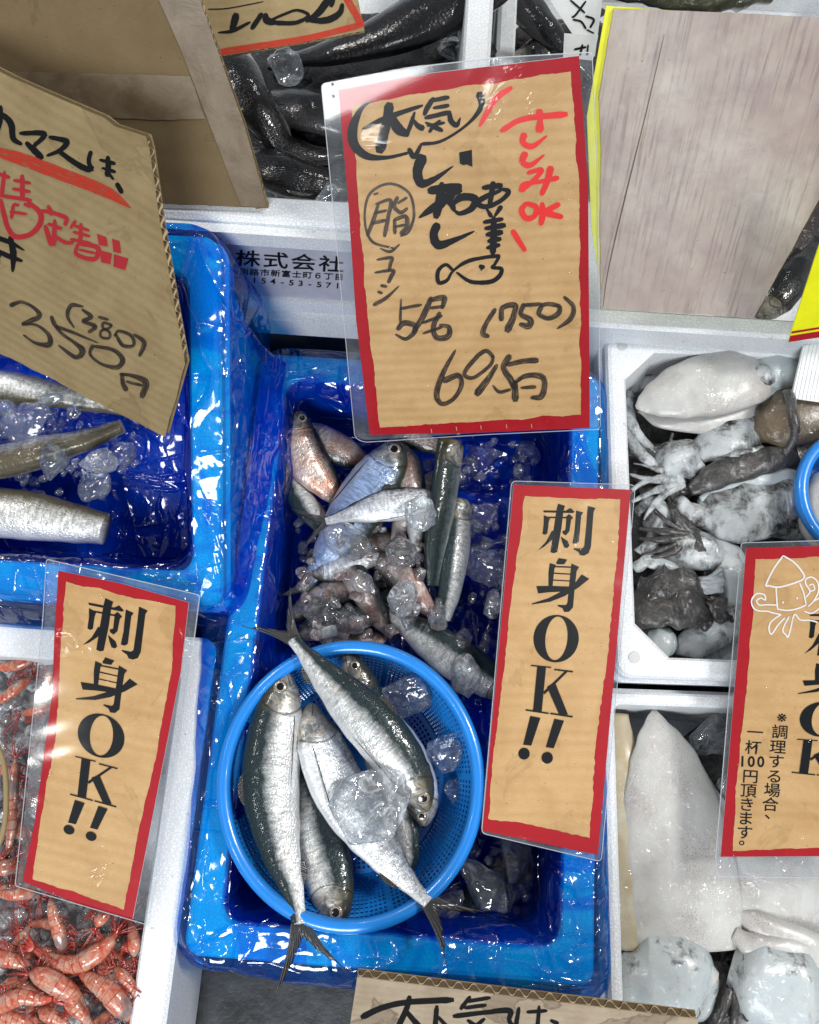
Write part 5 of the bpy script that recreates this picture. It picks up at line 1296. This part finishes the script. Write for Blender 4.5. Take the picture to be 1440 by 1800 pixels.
for pts, w in [([(402, 68), (398, 180)], [8, 14]), ([(400, 115), (500, 96)], [14, 14]), ([(385, 215), (415, 185), (465, 195), (470, 225), (425, 262), (375, 240)], [20, 24, 22, 20, 16, 10]), ([(548, 62), (510, 150), (462, 228)], [22, 26, 22]), ([(540, 75), (610, 62), (602, 112)], [18, 26, 18]),
    ([(545, 112), (608, 104)], 14), ([(505, 185), (600, 150)], [12, 16]), ([(510, 235), (600, 205)], [12, 14]), ([(590, 135), (560, 200), (575, 255), (630, 250), (635, 205), (590, 195)], [20, 22, 24, 26, 20, 14]),
    ([(860, 118), (820, 180), (800, 235), (828, 250)], [20, 20, 24, 18]), ([(890, 170), (895, 112), (955, 98), (950, 150), (918, 222)], [24, 22, 24, 26, 32]), ([(1000, 92), (985, 140), (1032, 170), (1020, 200), (980, 190)], [20, 22, 26, 28, 18]), ([(1000, 98), (1085, 92)], [18, 16]),
    ([(1085, 105), (1072, 140), (1115, 162), (1165, 140), (1170, 105), (1120, 92), (1085, 100)], [22, 20, 20, 22, 20, 18, 18]), ([(1195, 58), (1240, 105), (1225, 165), (1162, 212)], [16, 20, 22, 8]),
    ([(666, 318), (605, 430), (575, 530), (600, 578), (655, 555), (695, 490), (680, 440), (610, 465)], [12, 22, 26, 20, 18, 20, 24, 28]), ([(850, 350), (815, 320), (765, 355), (710, 430), (755, 450), (835, 390), (850, 345)], [18, 18, 20, 18, 16, 16, 16]), ([(868, 388), (830, 450), (770, 530)], [16, 24, 34]),
    ([(930, 345), (900, 400), (935, 460), (955, 500)], [28, 24, 28, 26]), ([(915, 388), (990, 372), (1065, 366)], [20, 22, 26]), ([(848, 488), (880, 520), (935, 508)], [8, 16, 12]), ([(955, 470), (958, 560)], [24, 32]), ([(950, 480), (1000, 445), (1070, 440), (1100, 470), (1085, 540), (1035, 548)], [14, 20, 26, 24, 26, 16]), ([(985, 500), (1055, 495)], [12, 18])]: S_(k, C3, pts, w)
k.done('marker_lettering', 'brushy', big)

k = Inker(BP, .00095)
for x, y in [(758, 756), (802, 752), (845, 750), (890, 748), (934, 747)]: k.stroke([(x, y - 3), (x + 1, y + 4)], [1.6, 1.2])
k.done('perforation_mark', 'kraftl', big)
# --- narrow printed signs
SP2 = Plane((903, 852, .160), (1109, 861, .152), (1051, 1503, .138))
q2o = [(899, 846), (1116, 853), (1056, 1514), (846, 1464)]; q2r = [(903, 852), (1109, 861), (1051, 1503), (848, 1460)]
s2 = laminated('ok_sign', 'narrow red bordered sashimi OK sign to the right of the colander', SP2, q2o, q2r, [(923, 872), (1005, 876), (1090, 878), (1086, 960), (1068, 1150), (1048, 1300), (1036, 1473), (930, 1449), (858, 1439), (866, 1340), (884, 1190), (900, 1040), (914, 950)], seed=5, jag=2.2, rnd=9, grp='narrow sashimi OK signs')
k = Inker(SP2, .0009)
for p in PRINT: k.poly(p)
k.done('lettering', 'black', s2)
SP1 = Plane((103, 1003, .184), (332, 1059, .178), (233, 1616, .135))
q1r = [(103, 1003), (332, 1059), (233, 1616), (40, 1549)]
s1 = laminated('ok_sign', 'narrow red bordered sashimi OK sign over the shrimp crate at the lower left', SP1, [(83, 983), (352, 1046), (322, 1275), (262, 1625), (28, 1556), (76, 1097)], [(103, 1003), (215, 1026), (332, 1059), (318, 1180), (285, 1350), (233, 1616), (130, 1586), (40, 1549), (62, 1440), (92, 1220), (96, 1110)],
    [(117, 1022), (215, 1046), (309, 1065), (302, 1180), (270, 1350), (240, 1480), (218, 1599), (150, 1575), (58, 1545), (72, 1440), (100, 1290), (108, 1120)], seed=9, jag=2.2, rnd=5, kmat='kraftl', grp='narrow sashimi OK signs')
h1 = hom(q2r, q1r)
k = Inker(SP1, .0009)
hx = hom([(800 + 557 / 3.6, 740 + 570 / 3.6), (800 + 885 / 3.6, 740 + 552 / 3.6), (840 + 343 / 2.61, 830 + 1310 / 2.61), (840 + 185 / 2.61, 830 + 1291 / 2.61)],
         [(30 + 355 / 2.8125, 980 + 225 / 2.8125), (30 + 646 / 2.8125, 980 + 262 / 2.8125), (30 + 396 / 2.8125, 980 + 1380 / 2.8125), (30 + 233 / 2.8125, 980 + 1340 / 2.8125)])
for p in PRINT: k.poly([hx(q) for q in p])
k.done('lettering', 'black', s1)
SP3 = Plane((1312, 963, .156), (1600, 958, .182), (1268, 1505, .142))
s3 = laminated('ok_sign', 'wide sashimi OK sign with a white squid drawing at the right edge', SP3, [(1303, 955), (1640, 945), (1640, 1545), (1262, 1540), (1258, 1507)], [(1312, 963), (1640, 955), (1640, 1503), (1450, 1505), (1267, 1506)],
    [(1328, 983), (1620, 976), (1620, 1488), (1440, 1490), (1288, 1496), (1296, 1360), (1310, 1230), (1322, 1100)], seed=13, jag=2.0, rnd=5, grp=None)
D3 = lambda pts: [(1250 + p[0] / 3.0, 940 + p[1] / 3.0) for p in pts]
k = Inker(SP3, .0010)
for pts, w in [([(380, 112), (330, 180), (290, 262), (300, 272)], 8), ([(380, 112), (440, 150), (490, 215), (475, 245)], 8), ([(296, 268), (350, 278), (420, 262), (480, 240)], 8), ([(342, 280), (345, 335), (350, 395)], 7), ([(466, 255), (488, 310), (500, 370)], 7), ([(350, 393), (400, 400), (450, 392), (500, 372)], 7),
    ([(345, 372), (290, 370), (255, 372), (240, 350), (262, 335), (285, 345), (280, 318), (240, 312), (214, 345), (222, 385), (250, 402), (300, 405), (320, 412), (368, 422)], 7),
    ([(368, 422), (340, 440), (312, 465), (305, 500), (318, 525), (350, 480), (375, 452), (388, 440)], 7), ([(410, 432), (385, 480), (378, 510), (395, 530), (405, 540), (420, 490), (428, 450)], 7), ([(428, 448), (442, 420), (470, 450), (520, 452), (560, 462)], 7),
    ([(500, 330), (520, 300), (498, 260), (500, 235), (530, 225), (560, 250), (565, 300), (540, 350), (510, 380)], 7), ([(520, 300), (545, 290), (535, 262), (515, 270)], 6), ([(490, 405), (530, 415), (570, 390)], 7), ([(540, 350), (580, 330)], 7),
    ([(377, 357), (380, 359)], 11), ([(452, 335), (455, 337)], 11)]: S_(k, D3, pts, w, 3.0, 6)
k.done('squid_drawing', 'whiteink', s3)
k = Inker(SP3, .0009)
h3 = hom([(935, 1062), (946, 967), (1010, 1062), (923.5, 1248)], [(1403, 1228), (1413, 1149), (1490, 1229), (1397, 1357)])
def clampx(q): return q
for p in PRINT[:-4]: k.poly([(lambda a: (1403 + (a[0] - 935) * 1.02, 1149 + (a[1] - 967) * (1.0 if a[1] < 967 else .742) if a[1] < 967 else 1149 + (a[1] - 967) * .742))(q) for q in p])
glyphs(k, '※調理する場合、', lambda i: ([(373, 965), (363, 1043), (352, 1122), (343, 1198), (333, 1277), (322, 1350), (312, 1425), (325, 1470)][i][0] / 3 + 1250, [965, 1043, 1122, 1198, 1277, 1350, 1425, 1470][i] / 3 + 940, 30, 26, .06, .006))
glyphs(k, '一杯', lambda i: ([232, 222][i] / 3 + 1250, [1045, 1125][i] / 3 + 940, 30, 26, .06, .006))
glyphs(k, '100', lambda i: ([165, 212, 262][i] / 3 + 1250, [1196, 1197, 1198][i] / 3 + 940, 26, 26, .03, .02))
glyphs(k, '円頂きます。', lambda i: ([207, 197, 188, 182, 177, 190][i] / 3 + 1250, [1277, 1352, 1425, 1498, 1572, 1608][i] / 3 + 940, 30, 26, .06, .006))
k.done('lettering', 'black', s3)

# ---------------------------------------------------------------- cardboard boards
def board(name, label, pl, pts, mat, th=.0045, flutes=(), jag=.8, seed=1, catg='cardboard sign', per=.0075):
    c = sum((pl.at(*p) for p in pts), Vector()) / len(pts)
    t = thing(name, label, catg, c)
    flatpoly('front_liner', pl, pts, 0, mat, t, th=.0006, jag=jag, jseed=seed, jper=7)
    q = Plane.__new__(Plane); q.o = pl.o - pl.n * (th - .0006); q.n, q.u, q.v = pl.n, pl.u, pl.v
    back = [pl.at(*p) - pl.n * (th - .0006) for p in pts]
    vs = back + [v - pl.n * .0006 for v in back]; n = len(pts)
    tri = tessellate_polygon([[Vector((p[0], p[1], 0)) for p in pts]])
    fs = [tuple(f) for f in tri] + [tuple(i + n for i in f) for f in tri] + [(i, (i + 1) % n, (i + 1) % n + n, i + n) for i in range(n)]
    mesh('back_liner', vs, fs, MAT['kraft'], t, uvs=[pl.uv(v) for v in vs], smooth=False)
    # core that closes the other edges, set a little in
    cc = (sum(p[0] for p in pts) / n, sum(p[1] for p in pts) / n)
    ins = [(p[0] + (cc[0] - p[0]) * .015, p[1] + (cc[1] - p[1]) * .015) for p in pts]
    flatpoly('core', pl, ins, -.0008, 'kraftdark', t, th=th - .0018)
    for (a, b) in flutes:
        A, B_ = pl.at(*a), pl.at(*b); d = B_ - A; L = d.length; d.normalize(); inn = pl.n.cross(d)
        cen = pl.at(*cc)
        if (cen - A).dot(inn) < 0: inn = -inn
        vs, fs, uv = [], [], []; N = int(L / per * 10)
        for i in range(N + 1):
            s = L * i / N
            s2 = s + noise.noise(Vector((s * 60, seed, 0))) * .002
            ph = math.sin(2 * math.pi * s2 / per); ph = math.copysign(abs(ph) ** .8, ph)
            h = -th / 2 + (th / 2 - .0008) * ph; j = noise.noise(Vector((s * 300, seed, 5))) * .0006
            for dd, o2 in ((-.0003 + j, 0), (.010, 0)): 
                vs.append(A + d * s + inn * dd + pl.n * (h + .00022)); uv.append((s, dd))
                vs.append(A + d * s + inn * dd + pl.n * (h - .00022)); uv.append((s, dd + .001))
        for i in range(N):
            a_ = i * 4; b2 = a_ + 4
            fs += [(a_, b2, b2 + 2, a_ + 2), (a_ + 1, a_ + 3, b2 + 3, b2 + 1), (a_, a_ + 1, b2 + 1, b2)]
        mesh('fluting', vs, fs, MAT['kraftedge'], t, uvs=uv)
    return t
MAT['kraftdark'] = plain('kraft_core', (.10, .07, .035), .9)
MAT['kraftedge'] = plain('kraft_fluting', (.36, .27, .16), .8)

KP = Plane((0, 625, .232), (290, 768, .222), (258, 245, .385))
kb = board('price_board', 'weathered cardboard board handwritten 350 yen standing in the left crate', KP, [(-80, 85), (20, 137), (100, 172), (180, 206), (200, 222), (256, 240), (262, 262), (282, 400), (325, 640), (290, 768), (240, 742), (150, 698), (110, 676), (40, 640), (0, 622), (-80, 590)], 'kraft', .006, [((258, 250), (323, 632))], 1.2, 4)
E1 = lambda pts: [(p[0] / 3, p[1] / 3) for p in pts]
E6 = lambda pts: [(p[0] / 3, 360 + p[1] / 3) for p in pts]
k = Inker(KP, .0003)
for pts, w in [([(-40, 600), (20, 610), (60, 655), (72, 730), (115, 760)], [22, 26, 30, 26, 16]), ([(5, 560), (0, 640), (-30, 740)], [20, 26, 20]), ([(108, 702), (235, 706), (175, 775)], [20, 26, 18]), ([(140, 752), (180, 790), (222, 832)], [20, 30, 28]),
    ([(262, 722), (352, 745), (320, 790), (250, 820)], [18, 28, 22, 14]), ([(310, 795), (400, 860), (465, 892), (490, 880)], [22, 26, 28, 20]), ([(480, 800), (470, 850), (486, 898)], [22, 20, 20]), ([(528, 842), (606, 862)], [14, 20]), ([(570, 826), (572, 880), (568, 925)], [20, 26, 28]), ([(540, 885), (608, 905)], [12, 18]), ([(575, 915), (600, 945)], [16, 10]), ([(618, 968), (644, 1014)], [22, 22])]: S_(k, E1, pts, w, 3)
k.done('black_lettering', 'ink', kb)
k = Inker(KP, .0003)
for pts, w in [([(-20, 170), (60, 200), (130, 240)], [24, 20, 6]), ([(55, 170), (72, 260), (68, 350)], [24, 30, 14]), ([(-20, 240), (60, 275), (118, 295)], [20, 24, 14]), ([(0, 260), (-30, 330)], 18)]: S_(k, E6, pts, w, 3)
k.done('black_lettering', 'ink', kb)
k = Inker(KP, .00032)
for pts, w in [([(-40, 790), (120, 840), (320, 915), (560, 1010), (690, 1095)], [40, 58, 58, 52, 8])]: S_(k, E1, pts, w, 3)
k.done('red_underline', 'reddry', kb)
k = Inker(KP, .00034)
for pts, w in [([(-10, 915), (50, 935)], 18), ([(25, 905), (10, 1030)], [16, 20]), ([(75, 950), (160, 965)], 16), ([(118, 925), (120, 1050)], 22), ([(70, 995), (160, 1010)], 16), ([(0, 1030), (165, 1055)], 18), ([(5, 1050), (20, 1120), (45, 1205), (85, 1248), (160, 1235), (212, 1180), (212, 1120), (150, 1065)], [16, 22, 22, 24, 24, 26, 24, 20]),
    ([(72, 1078), (62, 1150)], 16), ([(55, 1115), (140, 1128)], 14), ([(75, 1075), (100, 1082)], 14), ([(130, 1075), (160, 1090)], 14), ([(255, 1085), (275, 1130)], [16, 22]), ([(222, 1155), (225, 1112), (345, 1145), (345, 1185)], [18, 18, 20, 20]), ([(255, 1180), (325, 1205)], 16), ([(290, 1160), (285, 1290)], [18, 24]), ([(240, 1190), (270, 1290)], [20, 24]), ([(285, 1240), (340, 1275), (385, 1280)], [14, 18, 16]),
    ([(400, 1165), (375, 1200)], 16), ([(395, 1190), (470, 1215)], 14), ([(388, 1222), (475, 1245)], 14), ([(428, 1180), (425, 1270)], 18), ([(375, 1260), (485, 1285)], 16), ([(412, 1285), (405, 1340), (500, 1365), (515, 1305), (420, 1285)], [16, 18, 22, 22, 16]), ([(418, 1315), (505, 1335)], 12)]: S_(k, E1, pts, w, 3)
for q in ([(513, 1232), (562, 1250), (570, 1300), (524, 1292)], [(592, 1258), (632, 1270), (640, 1336), (600, 1326)], [(526, 1318), (592, 1336), (584, 1392), (536, 1382)], [(602, 1340), (680, 1362), (662, 1424), (600, 1404)]): k.poly(E1(q))
k.done('red_lettering', 'darkredink', kb)
k = Inker(KP, .00036)
for pts, w in [([(58, 528), (120, 512), (190, 550), (205, 590), (120, 628), (190, 632), (255, 680), (262, 735), (190, 728), (125, 685)], [24, 14, 16, 26, 14, 12, 18, 28, 14, 10]), ([(272, 588), (290, 630), (330, 680), (400, 730), (438, 770), (400, 802), (310, 740)], [18, 20, 14, 18, 30, 22, 10]), ([(300, 640), (400, 678), (520, 728)], [16, 14, 6]),
    ([(490, 742), (478, 790), (540, 840), (620, 855), (648, 815), (600, 765), (500, 745)], [22, 14, 14, 22, 24, 18, 16]), ([(645, 890), (650, 940), (668, 975)], [16, 22, 24]), ([(635, 892), (700, 900), (770, 935), (750, 1012)], [16, 18, 30, 26]), ([(668, 930), (750, 952)], 14),
    ([(440, 535), (378, 530), (358, 585), (392, 648)], [10, 20, 16, 8]), ([(435, 550), (482, 590), (440, 612), (505, 640), (470, 670)], [12, 20, 16, 20, 18]), ([(522, 590), (572, 605)], 14), ([(590, 632), (548, 622), (545, 648), (580, 672), (575, 702), (535, 695), (535, 665), (575, 650), (592, 634)], 13), ([(610, 680), (650, 740), (705, 740), (695, 690), (630, 665), (605, 690)], [14, 18, 16, 16, 14, 12]), ([(708, 682), (762, 725), (738, 795)], [12, 22, 18])]: S_(k, E6, pts, w, 3)
k.done('price_lettering', 'brushyg2', kb) if 'brushyg2' in MAT else k.done('price_lettering', 'brushy', kb)

# big brown panel behind it
PP = Plane((200, 352, .282), (470, 367, .280), (350, 0, .385))
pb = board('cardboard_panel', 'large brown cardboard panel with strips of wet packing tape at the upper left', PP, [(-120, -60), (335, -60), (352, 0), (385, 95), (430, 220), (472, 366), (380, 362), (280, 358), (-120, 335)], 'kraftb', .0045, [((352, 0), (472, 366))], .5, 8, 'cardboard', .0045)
flatpoly('tape_strip', PP, [(260, -60), (335, -60), (352, 0), (385, 95), (430, 220), (470, 364), (424, 362), (375, 235), (320, 90), (280, 0)], .0004, 'tape', pb)
flatpoly('tape_strip', PP, [(-120, 108), (0, 125), (100, 127), (250, 130), (334, 133), (362, 208), (290, 210), (180, 206), (-120, 190)], .0006, 'tape', pb, jag=1.5, jseed=3)
# upside-down board at the top
QP = Plane((392, 98, .300), (641, 52, .300), (500, -100, .33))
qb = board('name_board', 'small cardboard name board with red edge lying upside down at the top', QP, [(330, -80), (612, -80), (630, 0), (641, 54), (520, 76), (392, 98), (360, 20)], 'kraft', .0045, [((392, 98), (641, 54))], .6, 6, per=.005)
G4 = lambda pts: [(380 + p[0] / 2.769, p[1] / 2.769) for p in pts]
k = Inker(QP, .0003)
for pts, w in [([(10, 158), (80, 150), (165, 108)], [6, 16, 12]), ([(98, 72), (78, 148)], [34, 26]), ([(175, 138), (222, 68)], [22, 22]), ([(240, 68), (250, 100), (300, 112)], [18, 34, 16]), ([(290, 112), (390, 110), (450, 75), (395, 50), (330, 70), (245, 108)], [22, 18, 16, 12, 12, 12]),
    ([(450, 100), (540, 98), (600, 65), (615, 20)], [18, 30, 26, 16]), ([(545, 0), (500, 60), (440, 105)], [34, 30, 16]), ([(560, 30), (575, -20)], [20, 20]), ([(-40, 45), (60, 40), (230, 8)], 5)]: S_(k, G4, pts, w)
k.done('lettering', 'ink', qb)
k = Inker(QP, .0003)
for pts, w in [([(10, 255), (200, 225), (450, 185), (715, 118)], [30, 28, 28, 26]), ([(705, 120), (680, 70), (640, 0), (620, -60)], [34, 30, 30, 30])]: S_(k, G4, pts, w)
k.done('red_edge', 'reddry', qb)
# board at the bottom
RP = Plane((628, 1713, .205), (1225, 1787, .205), (620, 1800, .175))
rb = board('name_board', 'brown cardboard board with wet spots and handwriting at the bottom edge', RP, [(628, 1718), (900, 1752), (1226, 1792), (1250, 1920), (598, 1920)], 'kraftg', .0062, [((628, 1718), (1226, 1792))], .5, 12, per=.0095)
H8 = lambda pts: [(560 + p[0] / 2.057, 1380 + p[1] / 2.057) for p in pts]
k = Inker(RP, .0003)
for pts, w in [([(158, 838), (230, 805), (320, 785), (485, 776)], [20, 18, 18, 20]), ([(330, 765), (318, 810), (285, 880)], [16, 18, 18]), ([(315, 815), (370, 880)], [14, 20]), ([(428, 800), (420, 900)], [16, 16]), ([(430, 835), (480, 890)], [10, 16]), ([(548, 765), (515, 808)], [12, 14]), ([(535, 782), (620, 768)], 12), ([(530, 805), (605, 795)], 12),
    ([(490, 835), (600, 822), (690, 815), (690, 850), (715, 890)], [16, 14, 18, 14, 14]), ([(725, 805), (712, 880)], [12, 16]), ([(755, 820), (825, 815)], 11), ([(798, 800), (790, 900)], [12, 14]), ([(840, 850), (865, 862)], [10, 14]), ([(540, 850), (600, 890)], 12), ([(600, 845), (540, 895)], 12)]: S_(k, H8, pts, w, 2.057)
k.done('lettering', 'ink', rb)

# --- grey stained board with its yellow laminated frame at the upper right
YP = Plane((1056, 541, .182), (1323, 556, .178), (1090, 12, .335))
yb = thing('menu_sign', 'large laminated yellow sign covered by a stained grey board at the upper right', 'sign', YP.at(1240, 300))
flatpoly('card', YP, [(1066, 10), (1500, 40), (1500, 240), (1430, 345), (1318, 545), (1060, 536), (1040, 400), (1032, 205)], 0, 'yellow', yb, th=.001)
flatpoly('grey_board', YP, [(1078, 15), (1180, 18), (1330, 24), (1500, 34), (1500, 262), (1440, 346), (1324, 557), (1190, 549), (1056, 541), (1054, 400), (1056, 260), (1052, 170)], .0022, 'dirty', yb, th=.0018, jag=.9, jseed=4)
flatpoly('clear_sleeve', YP, roundpoly([(1052, 0), (1500, 25), (1500, 280), (1442, 352), (1328, 558), (1045, 545), (1025, 400), (1030, 110)], 8), .0012, 'sleeve', yb)
k = Inker(YP, .0044); 
k.stroke([(1165, 60), (1135, 190), (1098, 340), (1068, 470), (1058, 540)], [1, 1.6, 2.2, 1.6, 1]); k.done('scratch', 'darkscr', yb) if 'darkscr' in MAT else k.done('scratch', 'kraftdark', yb)
# yellow sign at the right edge
ZP = Plane((1382, 606, .185), (1440, 598, .185), (1440, 432, .255))
zs = thing('price_sign', 'bright yellow laminated sign with red stripes at the right edge', 'sign', ZP.at(1460, 540))
flatpoly('card', ZP, [(1440, 432), (1560, 160), (1600, 570), (1440, 592), (1386, 601), (1392, 581)], 0, 'yellow', zs, th=.001)
flatpoly('stripe', ZP, [(1386, 601), (1389, 590), (1600, 556), (1600, 568)], .0004, 'red', zs)
flatpoly('stripe', ZP, [(1391, 586), (1392, 582), (1600, 549), (1600, 552)], .0004, 'red', zs)
flatpoly('clear_sleeve', ZP, roundpoly([(1430, 395), (1520, 170), (1620, 150), (1620, 580), (1440, 606), (1376, 611)], 5), .001, 'sleeve', zs)
# ribbed white divider under it
DP = Plane((1405, 690, .138), (1440, 690, .138), (1420, 610, .150))
db = thing('ribbed_divider', 'white ribbed plastic divider below the yellow sign', 'divider', DP.at(1430, 650))
flatpoly('sheet', DP, [(1392, 700), (1414, 606), (1480, 606), (1480, 712)], 0, 'white', db, th=.003)
for i in range(12):
    x = 1396 + i * 7; flatpoly('rib', DP, [(x, 702), (x + 20, 606), (x + 23, 606), (x + 3.4, 702)], .0011, 'white', db, th=.001)
# white paper cards at the top
WP = Plane((975, 60, .20), (1050, 70, .20), (1000, -60, .24))
for j, (q, l, st) in enumerate([([(962, -20), (1062, -20), (1046, 100), (1008, 62), (968, 2)], 'white paper card with black brush writing at the top edge', [([(1003, 0), (1028, 22)], 4), ([(1030, 2), (1012, 26), (1006, 30)], 4), ([(1008, 34), (1022, 38), (1030, 50)], 4), ([(1030, 28), (1044, 34), (1038, 48)], 4), ([(1032, 52), (1044, 58)], 3)]),
                              ([(992, 58), (1052, 62), (1042, 106), (990, 100)], 'second white paper card half under the yellow sign', [([(1010, 86), (1030, 82)], 4), ([(1024, 78), (1020, 96)], 4), ([(1034, 78), (1032, 96)], 3)])]):
    t = thing('paper_card', l, 'paper card', WP.at(*q[0]))
    flatpoly('card', WP, q, .0012 * j, 'white', t, th=.0006)
    k = Inker(WP, .0012 * j + .0004)
    for pts, w in st: k.stroke(pts, w)
    k.done('lettering', 'ink', t)
